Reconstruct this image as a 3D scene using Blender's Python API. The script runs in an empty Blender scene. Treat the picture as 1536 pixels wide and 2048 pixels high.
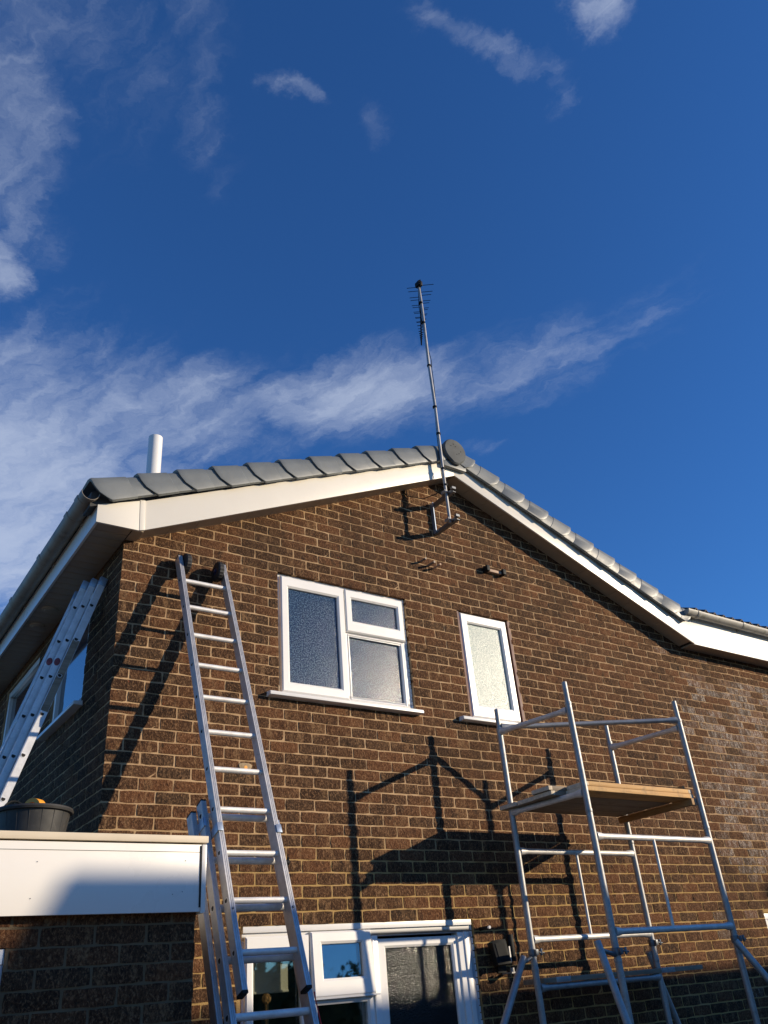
import bpy, bmesh, math, random
from mathutils import Vector, Matrix
random.seed(7)
R = math.radians
scene = bpy.context.scene
COL = scene.collection

# ------------------------------------------------------------------ camera
cd = bpy.data.cameras.new('camera')
cam = bpy.data.objects.new('camera', cd)
COL.objects.link(cam)
CP = Vector((-1.54582, -5.10163, 1.61588))
RT = Vector((0.8246563, -0.5601931, -0.0782667))
UP = Vector((-0.2276618, -0.4553898, 0.8606917))
FW = Vector((0.5177954, 0.6919565, 0.5030746))
FPX = 1661.14
cam.matrix_world = Matrix(((RT.x, UP.x, -FW.x, CP.x), (RT.y, UP.y, -FW.y, CP.y), (RT.z, UP.z, -FW.z, CP.z), (0, 0, 0, 1)))
cd.sensor_fit = 'VERTICAL'
cd.sensor_height = 36.0
cd.lens = FPX / 2048 * 36.0
cd.clip_start = 0.05
cd.clip_end = 2000
scene.camera = cam
scene.render.resolution_x = 768
scene.render.resolution_y = 1024

def in_view(p):
    q = Vector(p) - CP
    d = q.dot(FW)
    if d < .1:
        return None
    return (768 + FPX * q.dot(RT) / d, 1024 - FPX * q.dot(UP) / d, d)

# ------------------------------------------------------------------ sky, sun, exposure
SUN = Vector((1.168, -1.0, 0.4447)).normalized()
EL = math.asin(SUN.z)
AZ = math.atan2(SUN.x, SUN.y)
world = bpy.data.worlds.new('World')
scene.world = world
world.use_nodes = True
wn = world.node_tree
wn.nodes.clear()

class NT:
    """small helper for building node trees"""
    def __init__(s, tree):
        s.t = tree
    def n(s, kind, **kw):
        x = s.t.nodes.new(kind)
        for k, v in kw.items():
            setattr(x, k, v)
        return x
    def l(s, a, b):
        s.t.links.new(a, b)
    def put(s, sock, v):
        if isinstance(v, bpy.types.NodeSocket):
            s.t.links.new(v, sock)
        else:
            sock.default_value = v
    def m(s, op, a, b=0.0, c=0.0, clamp=False):
        x = s.n('ShaderNodeMath', operation=op, use_clamp=clamp)
        s.put(x.inputs[0], a); s.put(x.inputs[1], b); s.put(x.inputs[2], c)
        return x.outputs[0]
    def mix(s, f, a, b, mode='MIX'):
        x = s.n('ShaderNodeMix', data_type='RGBA', blend_type=mode)
        s.put(x.inputs[0], f); s.put(x.inputs[6], a); s.put(x.inputs[7], b)
        return x.outputs[2]
    def noise(s, vec, scale, detail=4, rough=.55, dist=0.0, col=False):
        x = s.n('ShaderNodeTexNoise')
        if vec is not None:
            s.l(vec, x.inputs['Vector'])
        x.inputs['Scale'].default_value = scale
        x.inputs['Detail'].default_value = detail
        x.inputs['Roughness'].default_value = rough
        x.inputs['Distortion'].default_value = dist
        return x.outputs[1 if col else 0]
    def ss(s, v, lo, hi):
        x = s.n('ShaderNodeMapRange', interpolation_type='SMOOTHSTEP')
        s.put(x.inputs[0], v); x.inputs[1].default_value = lo; x.inputs[2].default_value = hi
        return x.outputs[0]
    def scale(s, vec, sx, sy, sz, loc=(0, 0, 0), rot=(0, 0, 0)):
        x = s.n('ShaderNodeMapping')
        s.l(vec, x.inputs[0])
        x.inputs['Scale'].default_value = (sx, sy, sz)
        x.inputs['Location'].default_value = loc
        x.inputs['Rotation'].default_value = rot
        return x.outputs[0]
    def bump(s, h, strength, dist, normal=None):
        x = s.n('ShaderNodeBump')
        x.inputs['Strength'].default_value = strength
        x.inputs['Distance'].default_value = dist
        s.l(h, x.inputs['Height'])
        if normal is not None:
            s.l(normal, x.inputs['Normal'])
        return x.outputs[0]

def build_world():
    g = NT(wn)
    out = g.n('ShaderNodeOutputWorld')
    bg = g.n('ShaderNodeBackground')
    sky = g.n('ShaderNodeTexSky', sky_type='NISHITA', sun_disc=False, sun_elevation=EL, sun_rotation=AZ)
    sky.altitude = 0
    sky.air_density = 1.0
    sky.dust_density = 0.0
    sky.ozone_density = 3.0
    bg.inputs[1].default_value = 0.088
    tc = g.n('ShaderNodeTexCoord')
    sep = g.n('ShaderNodeSeparateXYZ')
    g.l(tc.outputs['Generated'], sep.inputs[0])
    zc = g.m('MAXIMUM', sep.outputs[2], 0.03)
    px = g.m('DIVIDE', sep.outputs[0], zc)
    py = g.m('DIVIDE', sep.outputs[1], zc)
    cmb = g.n('ShaderNodeCombineXYZ')
    g.l(px, cmb.inputs[0]); g.l(py, cmb.inputs[1])
    P = cmb.outputs[0]
    # cloud layer: patches where the layer carries cloud (centre, half lengths, turn), broken up by streaky noise
    blobs = [  # cx, cy, length, width, angle (deg), weight
        (0.055, 0.80, .30, .085, 72, .76), (0.085, 1.02, .10, .06, 60, 1.05), (0.02, .62, .16, .10, 80, .60),
        (0.18, 0.51, .12, .08, 70, .56), (0.26, .66, .18, .06, 64, .47), (0.32, .555, .05, .026, 10, .60),
        (0.43, .545, .06, .035, 40, .44), (0.43, .370, .08, .035, -10, .62), (0.535, .357, .11, .030, -6, .72), (.612, .378, .055, .03, 45, .60), (0.595, .265, .07, .05, 25, .95), (.10, .60, .22, .16, 60, .50),
        (0.74, 1.03, .30, .17, -42, 1.14), (0.95, .84, .36, .15, -60, .70), (1.05, .58, .20, .08, -74, .54),
        (0.42, 1.28, .40, .24, -30, .92), (0.24, 1.62, .60, .44, 85, 1.22), (.26, 1.95, .5, .5, 0, 1.35), (1.06, 1.05, .12, .045, -35, .52), (1.24, 1.18, .07, .02, -70, .3),
    ]
    warp = g.noise(P, 6.5, 6, .65, col=True)
    wv = g.n('ShaderNodeVectorMath', operation='MULTIPLY_ADD')
    g.l(warp, wv.inputs[0]); wv.inputs[1].default_value = (.15, .15, 0); wv.inputs[2].default_value = (-.075, -.075, 0)
    ad = g.n('ShaderNodeVectorMath', operation='ADD')
    g.l(P, ad.inputs[0]); g.l(wv.outputs[0], ad.inputs[1])
    PW = ad.outputs[0]
    total = None
    for cx, cy, a, b, ang, w in blobs:
        mp = g.n('ShaderNodeMapping', vector_type='TEXTURE')
        g.l(PW, mp.inputs[0])
        mp.inputs['Location'].default_value = (cx, cy, 0)
        mp.inputs['Rotation'].default_value = (0, 0, R(ang))
        mp.inputs['Scale'].default_value = (a, b, 1)
        ln = g.n('ShaderNodeVectorMath', operation='LENGTH')
        g.l(mp.outputs[0], ln.inputs[0])
        v = g.n('ShaderNodeMapRange', interpolation_type='SMOOTHERSTEP')
        g.l(ln.outputs['Value'], v.inputs[0])
        v.inputs[1].default_value = 1.55; v.inputs[2].default_value = 0.0
        v.inputs[3].default_value = 0.0; v.inputs[4].default_value = w
        total = v.outputs[0] if total is None else g.m('MAXIMUM', total, v.outputs[0])
    smp = g.n('ShaderNodeMapping', vector_type='TEXTURE')
    g.l(PW, smp.inputs[0]); smp.inputs['Rotation'].default_value = (0, 0, R(-72)); smp.inputs['Scale'].default_value = (.26, .060, 1)
    st1 = g.noise(smp.outputs[0], 1.0, 9, .66, .0)
    st2 = g.noise(g.scale(PW, 11, 11, 1), 1.0, 8, .66, .0)
    tex = g.m('ADD', g.m('MULTIPLY', st1, .68), g.m('MULTIPLY', st2, .32))
    # thin general cirrus elsewhere, so the sky goes on in the same manner outside the frame
    gen = g.m('MULTIPLY', g.ss(g.noise(P, 1.1, 3, .5), .56, .74), .4)
    far = g.ss(g.m('MAXIMUM', g.m('ABSOLUTE', g.m('SUBTRACT', px, .8)), g.m('ABSOLUTE', g.m('SUBTRACT', py, .9))), 1.1, 1.9)
    total = g.m('MAXIMUM', total, g.m('MULTIPLY', gen, far))
    dens = g.m('SUBTRACT', g.m('ADD', g.m('MULTIPLY', total, .86), g.m('MULTIPLY', tex, 1.65)), 1.07)
    dens = g.m('MULTIPLY', g.m('POWER', g.ss(dens, -.10, 1.12), 1.3), g.ss(total, .02, .6))
    skyc = g.mix(1.0, sky.outputs[0], (.47, 1.0, 1.68, 1), 'MULTIPLY')
    cloud = (6.6, 7.4, 9.0, 1)
    colr = g.mix(g.m('MULTIPLY', dens, .64, clamp=True), skyc, cloud)
    g.l(colr, bg.inputs[0])
    g.l(bg.outputs[0], out.inputs[0])
build_world()

sd = bpy.data.lights.new('sun', 'SUN')
sd.energy = 5.0
sd.angle = R(0.53)
sd.color = (1.0, 0.84, 0.62)
sun = bpy.data.objects.new('sun', sd)
COL.objects.link(sun)
sun.location = SUN * 60
sun.rotation_euler = SUN.to_track_quat('Z', 'Y').to_euler()

vs = scene.view_settings
vs.view_transform = 'Standard'
vs.look = 'None'
vs.gamma = 1
vs.exposure = 0.10
vs.use_curve_mapping = False
scene.cycles.use_denoising = True
scene.cycles.max_bounces = 6
scene.cycles.sample_clamp_indirect = 6

# ------------------------------------------------------------------ materials
def mat(name):
    m = bpy.data.materials.new(name)
    m.use_nodes = True
    g = NT(m.node_tree)
    b = m.node_tree.nodes['Principled BSDF']
    return m, g, b

def pos(g):
    return g.n('ShaderNodeNewGeometry').outputs['Position']

def plain(name, col, rough=.5, metal=0.0, var=.12, vscale=9, bump=0.0, bscale=60, spec=.5, dirt=None, dirt_amt=.0):
    m, g, b = mat(name)
    p = pos(g)
    v = g.noise(p, vscale, 5, .6)
    c = g.mix(g.ss(v, .25, .75), tuple(x * (1 - var) for x in col) + (1,), tuple(min(1, x * (1 + var)) for x in col) + (1,))
    if dirt:
        d = g.ss(g.noise(p, vscale * 1.7, 8, .7, .4), .70 - dirt_amt, .95 - dirt_amt)
        c = g.mix(g.m('MULTIPLY', d, .75), c, tuple(dirt) + (1,))
    g.l(c, b.inputs['Base Color'])
    b.inputs['Metallic'].default_value = metal
    b.inputs['Specular IOR Level'].default_value = spec
    r = g.n('ShaderNodeMapRange')
    g.l(g.noise(p, vscale * 3, 4), r.inputs[0])
    r.inputs[3].default_value = max(0, rough - .1); r.inputs[4].default_value = min(1, rough + .1)
    g.l(r.outputs[0], b.inputs['Roughness'])
    if bump:
        g.l(g.bump(g.noise(p, bscale, 5, .6), .6, bump), b.inputs['Normal'])
    return m

def brick_mat(name, source):
    m, g, b = mat(name)
    at = g.n('ShaderNodeAttribute', attribute_type=source, attribute_name='tone')
    al = g.n('ShaderNodeAttribute', attribute_type=source, attribute_name='glint')
    tone = at.outputs['Fac']
    glint = al.outputs['Fac']
    p = pos(g)
    ramp = g.n('ShaderNodeValToRGB')
    g.l(tone, ramp.inputs[0])
    e = ramp.color_ramp.elements
    e[0].position = 0; e[0].color = (.048, .026, .015, 1)
    e[1].position = 1; e[1].color = (.138, .060, .028, 1)
    for q, c in ((.2, (.080, .040, .021, 1)), (.4, (.104, .047, .023, 1)), (.6, (.062, .037, .022, 1)), (.8, (.118, .052, .025, 1))):
        x = e.new(q); x.color = c
    c = ramp.outputs[0]
    # per-brick shift of the texture so no two bricks repeat
    off = g.n('ShaderNodeCombineXYZ')
    g.l(g.m('MULTIPLY', tone, 37.0), off.inputs[1])
    va = g.n('ShaderNodeVectorMath', operation='ADD'); g.l(p, va.inputs[0]); g.l(off.outputs[0], va.inputs[1])
    q = va.outputs[0]
    # paler, sandy smears, often in upright bands
    band = g.noise(g.scale(q, 16, 16, 5), 1.0, 3, .6)
    sm = g.m('MULTIPLY', g.ss(band, .52, .68), g.ss(g.noise(q, 60, 5, .7), .34, .62))
    c = g.mix(g.m('MULTIPLY', sm, .90), c, (.23, .135, .068, 1))
    dk = g.ss(g.noise(g.scale(q, 13, 13, 6, loc=(3, 5, 1)), 1.0, 3), .56, .72)
    c = g.mix(g.m('MULTIPLY', dk, .65), c, (.022, .017, .014, 1))
    # rough rustic drag marks with pale crests
    dragv = g.noise(g.scale(q, 105, 105, 62, rot=(0, R(28), 0)), 1.0, 5, .7, .6)
    crest = g.ss(dragv, .51, .63)
    c = g.mix(g.m('MULTIPLY', crest, .60), c, (.30, .17, .088, 1))
    pit = g.ss(dragv, .49, .38)
    c = g.mix(g.m('MULTIPLY', pit, .62), c, (.014, .010, .008, 1))
    spk = g.ss(g.noise(q, 260, 2, .5), .70, .76)
    c = g.mix(g.m('MULTIPLY', spk, .6), c, (.42, .34, .26, 1))
    # pale flecks painted in place of glossy glints on the right-hand bricks
    fl = g.m('MULTIPLY', g.ss(g.noise(q, 95, 5, .75), .47, .57), g.ss(g.noise(g.scale(q, 30, 30, 10), 1.0, 3), .43, .55))
    c = g.mix(g.m('MULTIPLY', fl, g.m('MULTIPLY', glint, .58)), c, (.62, .55, .47, 1))
    rd = g.ss(g.noise(q, 31, 2), .74, .79)
    c = g.mix(g.m('MULTIPLY', rd, .7), c, (.22, .06, .03, 1))
    wth = g.ss(g.noise(g.scale(p, 1.1, 1.1, .55), 1.0, 5, .62), .50, .70)
    c = g.mix(g.m('MULTIPLY', wth, .45), c, (.030, .022, .016, 1))
    g.l(c, b.inputs['Base Color'])
    g.l(g.m('MULTIPLY_ADD', glint, -.10, .86), b.inputs['Roughness'])
    g.l(g.m('MULTIPLY_ADD', glint, .12, .08), b.inputs['Specular IOR Level'])
    n1 = g.bump(dragv, 1.0, .009)
    g.l(g.bump(g.noise(q, 45, 5, .6), .8, .009, n1), b.inputs['Normal'])
    return m

def mortar_mat(name='mortar', A=(.38, .24, .13, 1), B=(.53, .36, .205, 1), warm=.8):
    m, g, b = mat(name)
    p = pos(g)
    c = g.mix(g.ss(g.noise(p, 6, 5), .3, .7), A, B)
    sp = g.n('ShaderNodeSeparateXYZ'); g.l(p, sp.inputs[0])
    low = g.m('MULTIPLY', g.ss(sp.outputs[2], 2.75, 2.3), g.ss(g.noise(p, 4, 3), .25, .5))
    c = g.mix(g.m('MULTIPLY', low, warm), c, (.42, .27, .095, 1))
    c = g.mix(g.m('MULTIPLY', g.ss(g.noise(p, 190, 4, .7), .5, .72), .45), c, (.22, .13, .06, 1))
    c = g.mix(g.m('MULTIPLY', g.ss(g.noise(p, 2.2, 4), .52, .7), .3), c, (.25, .17, .09, 1))
    g.l(c, b.inputs['Base Color'])
    wth = g.ss(g.noise(g.scale(p, 1.1, 1.1, .55), 1.0, 5, .62), .50, .70)
    c2 = g.mix(g.m('MULTIPLY', wth, .38), c, (.14, .095, .05, 1))
    g.l(c2, b.inputs['Base Color'])
    b.inputs['Roughness'].default_value = .95
    b.inputs['Specular IOR Level'].default_value = .05
    g.l(g.bump(g.noise(p, 150, 5, .7), .9, .004), b.inputs['Normal'])
    return m

def metal_mat(name, base, rough, metal=.75, streak=None, stain=(.12, .11, .10), stain_amt=.10):
    m, g, b = mat(name)
    p = pos(g)
    v = g.noise(p, 14, 6, .65)
    c = g.mix(g.ss(v, .3, .7), tuple(x * .86 for x in base) + (1,), tuple(x * 1.1 for x in base) + (1,))
    d = g.ss(g.noise(p, 38, 8, .75, .6), .72 - stain_amt, .92 - stain_amt)
    c = g.mix(g.m('MULTIPLY', d, .6), c, stain + (1,))
    g.l(c, b.inputs['Base Color'])
    b.inputs['Metallic'].default_value = metal
    r = g.n('ShaderNodeMapRange')
    g.l(g.noise(p, 25, 5), r.inputs[0])
    r.inputs[3].default_value = rough - .1; r.inputs[4].default_value = rough + .14
    g.l(r.outputs[0], b.inputs['Roughness'])
    g.l(g.bump(g.noise(p, 90, 4), .25, .001), b.inputs['Normal'])
    return m

def wood_mat(name, a, bcol, axis=0, rough=.7):
    m, g, b = mat(name)
    p = pos(g)
    s = [60, 60, 60]; s[axis] = 3
    v = g.noise(g.scale(p, *s), 1.0, 5, .6, .8)
    s2 = [14, 14, 14]; s2[axis] = .9
    w = g.noise(g.scale(p, *s2), 1.0, 4, .6, .5)
    c = g.mix(g.ss(g.m('ADD', g.m('MULTIPLY', v, .6), g.m('MULTIPLY', w, .4)), .34, .66), a + (1,), bcol + (1,))
    dv = g.ss(g.noise(p, 7, 7, .7, .5), .48, .72)
    c = g.mix(g.m('MULTIPLY', dv, .55), c, (.13, .085, .045, 1))
    kn = g.ss(g.noise(p, 9, 2), .72, .78)
    c = g.mix(g.m('MULTIPLY', kn, .6), c, tuple(x * .35 for x in a) + (1,))
    g.l(c, b.inputs['Base Color'])
    b.inputs['Roughness'].default_value = rough
    g.l(g.bump(v, .4, .002), b.inputs['Normal'])
    return m

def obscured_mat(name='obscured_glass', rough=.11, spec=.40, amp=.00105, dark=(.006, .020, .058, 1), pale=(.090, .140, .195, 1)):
    """patterned bathroom glass: pebbled face over a dim body"""
    m, g, b = mat(name)
    p = pos(g)
    vo = g.n('ShaderNodeTexVoronoi', feature='SMOOTH_F1')
    g.l(p, vo.inputs['Vector'])
    vo.inputs['Scale'].default_value = 115
    h = g.m('ADD', g.m('MULTIPLY', vo.outputs[0], .7), g.m('MULTIPLY', g.noise(p, 140, 3, .6), 1.0))
    g.l(g.bump(h, 1.0, amp), b.inputs['Normal'])
    g.l(g.mix(g.ss(g.noise(p, 100, 3, .6), .47, .58), dark, pale), b.inputs['Base Color'])  # pale mottling in the colour stands in for glints off the pebbles
    b.inputs['Roughness'].default_value = rough
    b.inputs['IOR'].default_value = 1.5
    b.inputs['Specular IOR Level'].default_value = spec
    return m

def door_glass_mat():
    m, g, b = mat('stippled_glass')
    p = pos(g)
    vo = g.n('ShaderNodeTexVoronoi')
    g.l(p, vo.inputs['Vector'])
    vo.inputs['Scale'].default_value = 105
    h = g.m('ADD', vo.outputs[0], g.noise(p, 140, 3, .6))
    g.l(g.bump(h, 1.0, .0021), b.inputs['Normal'])
    b.inputs['Base Color'].default_value = (.006, .0065, .0065, 1)
    b.inputs['Roughness'].default_value = .10
    b.inputs['Specular IOR Level'].default_value = .28
    return m

def clear_glass_mat():
    m, g, b = mat('clear_glass')
    tr = g.n('ShaderNodeBsdfTransparent')
    tr.inputs[0].default_value = (.86, .9, .88, 1)
    gl = g.n('ShaderNodeBsdfGlossy')
    gl.inputs['Roughness'].default_value = .02
    gi = g.n('ShaderNodeNewGeometry')
    dt = g.n('ShaderNodeVectorMath', operation='DOT_PRODUCT')
    g.l(gi.outputs['Incoming'], dt.inputs[0]); g.l(gi.outputs['Normal'], dt.inputs[1])
    fac = g.m('MULTIPLY_ADD', g.m('POWER', g.m('SUBTRACT', 1.0, g.m('ABSOLUTE', dt.outputs['Value'])), 5.0), .80, .20)
    g.l(g.bump(g.noise(pos(g), 2.5, 2), .15, .004), gl.inputs['Normal'])
    mx = g.n('ShaderNodeMixShader')
    g.l(fac, mx.inputs[0]); g.l(tr.outputs[0], mx.inputs[1]); g.l(gl.outputs[0], mx.inputs[2])
    g.l(mx.outputs[0], m.node_tree.nodes['Material Output'].inputs[0])
    return m

M = {
    'brick': brick_mat('brick', 'OBJECT'), 'brick_mass': brick_mat('brick_mass', 'GEOMETRY'), 'mortar': mortar_mat(), 'mortar_grey': mortar_mat('grey_mortar', (.115, .088, .055, 1), (.165, .13, .085, 1), 0.0),
    'upvc': plain('white_upvc', (.80, .78, .74), .32, var=.02, vscale=2, spec=.5, dirt=(.62, .57, .48), dirt_amt=.02),
    'barge': plain('cream_upvc', (.80, .745, .64), .35, var=.025, vscale=1.6, dirt=(.58, .48, .34), dirt_amt=.09),
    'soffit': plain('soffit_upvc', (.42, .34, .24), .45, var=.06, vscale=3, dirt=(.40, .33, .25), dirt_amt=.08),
    'fascia': plain('fascia_upvc', (.77, .735, .67), .3, var=.02, vscale=2, dirt=(.6, .55, .45), dirt_amt=.01),
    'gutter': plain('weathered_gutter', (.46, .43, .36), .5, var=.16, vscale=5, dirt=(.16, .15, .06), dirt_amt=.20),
    'gutter_dark': plain('grimy_shaded_gutter', (.30, .255, .20), .55, var=.2, vscale=4, dirt=(.10, .08, .06), dirt_amt=.2),  # base colour darkened for shade under the left eaves, over real grime
    'verge': plain('grey_verge_plastic', (.150, .162, .160), .46, var=.10, vscale=6, spec=.55, dirt=(.32, .33, .32), dirt_amt=.06, bump=.0006, bscale=90),
    'ridge': plain('grey_ridge_tile', (.105, .11, .108), .75, spec=.3, var=.18, vscale=9, dirt=(.09, .09, .09), dirt_amt=.14),
    'tile': plain('old_roof_tile', (.085, .065, .052), .85, var=.35, vscale=11, dirt=(.03, .035, .02), dirt_amt=.15, bump=.002),
    'alu': metal_mat('ladder_aluminium', (.53, .52, .51), .46, .6, stain_amt=.14),
    'alu_old': metal_mat('scuffed_aluminium', (.66, .66, .67), .5, .15, stain=(.16, .13, .10), stain_amt=.16),
    'rung': metal_mat('rung_aluminium', (.72, .70, .67), .5, .35),
    'galv': metal_mat('galvanised_tube', (.36, .355, .345), .48, .5, stain=(.20, .19, .17), stain_amt=.22),
    'galv_light': metal_mat('galvanised_rail', (.66, .64, .60), .5, .4, stain_amt=.08),
    'steel': metal_mat('dark_steel', (.16, .17, .18), .45, .7),
    'blue_steel': metal_mat('blue_zinc', (.36, .43, .52), .4, .6),
    'rubber': plain('black_rubber', (.012, .012, .013), .6, var=.2),
    'blue_plastic': plain('blue_hub', (.012, .018, .07), .4),
    'black': plain('black_plastic', (.009, .010, .010), .6, var=.2, spec=.2),
    'pine': wood_mat('pine_board', (.50, .26, .075), (.66, .40, .15), 0),
    'pine_end': plain('bleached_board_end', (.62, .52, .38), .8, var=.2, vscale=40),
    'wood_grey': wood_mat('weathered_board', (.20, .15, .10), (.31, .25, .18), 0),
    'wood_y': wood_mat('cross_batten', (.30, .15, .05), (.44, .25, .10), 1),
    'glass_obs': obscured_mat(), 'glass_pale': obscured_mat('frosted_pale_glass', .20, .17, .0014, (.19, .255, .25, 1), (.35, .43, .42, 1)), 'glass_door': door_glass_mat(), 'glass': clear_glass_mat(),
    'silicone': plain('white_sealant', (.74, .74, .72), .5, var=.05),
    'redbrown': plain('redbrown_reveal', (.13, .045, .03), .6, var=.2),
    'cap': plain('stone_coloured_trim', (.58, .49, .36), .55, var=.08, vscale=3, dirt=(.34, .27, .18), dirt_amt=.1),
    'felt': plain('roof_felt', (.06, .06, .06), .9, var=.2, bump=.002),
    'bucket': plain('dusty_black_rubber', (.030, .029, .027), .6, var=.3, vscale=14, dirt=(.20, .18, .15), dirt_amt=.12),
    'orange': plain('orange_plastic', (.80, .33, .03), .5, var=.12, vscale=20),
    'blind': plain('cream_blind', (.68, .60, .46), .8, var=.06, vscale=3),
    'room': plain('dim_room', (.03, .027, .024), .9),
    'ginger': plain('ginger_wool', (.42, .20, .06), .9, var=.4, vscale=60, bump=.006, bscale=120),
    'redcord': plain('red_cord', (.55, .03, .03), .6),
    'redpaint': plain('red_paint', (.22, .045, .05), .6, var=.3, vscale=40),
    'pinkpeg': plain('pale_wood_peg', (.55, .38, .26), .8),
    'rustpeg': plain('grey_metal_stub', (.22, .18, .15), .6, .3, var=.25, vscale=60),
    'patch': plain('mortar_patch', (.36, .26, .15), .9, var=.25, vscale=50, bump=.003),
    'render': plain('neighbour_render', (.55, .50, .43), .9, var=.1, bump=.003),
    'ground': plain('pale_paving', (.23, .18, .12), .95, var=.3, vscale=2, bump=.01, bscale=25),
    'bark': plain('bark', (.07, .05, .035), .95, var=.3, vscale=20),
    'leaf': plain('leaf', (.05, .075, .025), .7, var=.5, vscale=6),
    'dark': plain('dark_gap', (.02, .018, .016), .9),
}

# ------------------------------------------------------------------ mesh helpers
class MB:
    def __init__(s):
        s.v = []; s.f = []; s.mi = []
        s.cur = 0
    def quad(s, *pts):
        i = len(s.v)
        s.v += [tuple(p) for p in pts]
        s.f.append(tuple(range(i, i + len(pts)))); s.mi.append(s.cur)
        return s
    def box(s, x0, x1, y0, y1, z0, z1, T=None):
        c = [Vector((x, y, z)) for z in (z0, z1) for y in (y0, y1) for x in (x0, x1)]
        if T: c = [T(p) for p in c]
        i = len(s.v)
        s.v += [tuple(p) for p in c]
        for q in ((0, 2, 3, 1), (4, 5, 7, 6), (0, 1, 5, 4), (2, 6, 7, 3), (0, 4, 6, 2), (1, 3, 7, 5)):
            s.f.append(tuple(i + k for k in q)); s.mi.append(s.cur)
        return s
    def loft(s, rings, cap=True, close=True):
        n = len(rings[0]); i = len(s.v)
        for r in rings: s.v += [tuple(p) for p in r]
        m = n if close else n - 1
        for a in range(len(rings) - 1):
            for k in range(m):
                s.f.append((i + a * n + k, i + a * n + (k + 1) % n, i + (a + 1) * n + (k + 1) % n, i + (a + 1) * n + k)); s.mi.append(s.cur)
        if cap:
            s.f.append(tuple(i + k for k in range(n))[::-1]); s.mi.append(s.cur)
            j = i + (len(rings) - 1) * n
            s.f.append(tuple(j + k for k in range(n))); s.mi.append(s.cur)
        return s
    def tube(s, p, q, r, n=14, r2=None, cap=True):
        p = Vector(p); q = Vector(q); d = (q - p).normalized()
        a = d.orthogonal().normalized(); b = d.cross(a)
        r2 = r if r2 is None else r2
        s.loft([[o + (a * math.cos(t) + b * math.sin(t)) * rr for t in (2 * math.pi * k / n for k in range(n))] for o, rr in ((p, r), (q, r2))], cap)
        return s
    def path(s, pts, r, n=10):
        pts = [Vector(p) for p in pts]; rings = []
        a = None
        for i, p in enumerate(pts):
            d = (pts[min(i + 1, len(pts) - 1)] - pts[max(i - 1, 0)]).normalized()
            a = d.orthogonal().normalized() if a is None else (a - d * a.dot(d)).normalized()
            b = d.cross(a)
            rings.append([p + (a * math.cos(2 * math.pi * k / n) + b * math.sin(2 * math.pi * k / n)) * r for k in range(n)])
        return s.loft(rings)
    def prism(s, poly, vec):
        v = Vector(vec)
        return s.loft([[Vector(p) for p in poly], [Vector(p) + v for p in poly]])
    def mesh(s, name, mats, bevel=0, smooth=True, angle=38, seg=2):
        me = bpy.data.meshes.new(name)
        bm = bmesh.new()
        vs_ = [bm.verts.new(p) for p in s.v]
        for f, m_ in zip(s.f, s.mi):
            try:
                ff = bm.faces.new([vs_[k] for k in f]); ff.material_index = m_
            except ValueError:
                pass
        bmesh.ops.remove_doubles(bm, verts=bm.verts, dist=1e-6)
        bmesh.ops.recalc_face_normals(bm, faces=bm.faces)
        if bevel:
            es = [e for e in bm.edges if len(e.link_faces) == 2 and e.calc_face_angle(0) > R(30)]
            bmesh.ops.bevel(bm, geom=es, offset=bevel, segments=seg, profile=.6, affect='EDGES', clamp_overlap=True)
        bm.to_mesh(me); bm.free()
        for m_ in (mats if isinstance(mats, (list, tuple)) else [mats]): me.materials.append(M[m_])
        if smooth:
            me.polygons.foreach_set('use_smooth', [True] * len(me.polygons))
            me.set_sharp_from_angle(angle=R(angle))
        return me
    def build(s, name, mats, parent=None, **kw):
        return link(name, s.mesh(name, mats, **kw), parent)

BASE = {}
def link(name, me, parent=None):
    o = bpy.data.objects.new(name, me)
    COL.objects.link(o)
    adopt(o, parent)
    return o
def adopt(o, parent):
    if parent is None: return
    o.parent = parent
    b = BASE.get(parent.name)
    if b is not None:
        o.matrix_parent_inverse = Matrix.Translation(-b)
def thing(name, label, cat, loc=(0, 0, 0), group=None):
    o = bpy.data.objects.new(name, None)
    COL.objects.link(o)
    o.location = loc
    o.empty_display_size = .1
    BASE[o.name] = Vector(loc)
    return tag(o, label, cat, group)
def tag(o, label, cat, group=None):
    o['label'] = label; o['category'] = cat
    if group: o['group'] = group
    return o

# ------------------------------------------------------------------ ground
gm = MB()
gm.quad((-200, -200, 0), (200, -200, 0), (200, 200, 0), (-200, 200, 0))
gr = gm.build('ground', 'ground', smooth=False)
gr['kind'] = 'structure'

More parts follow.
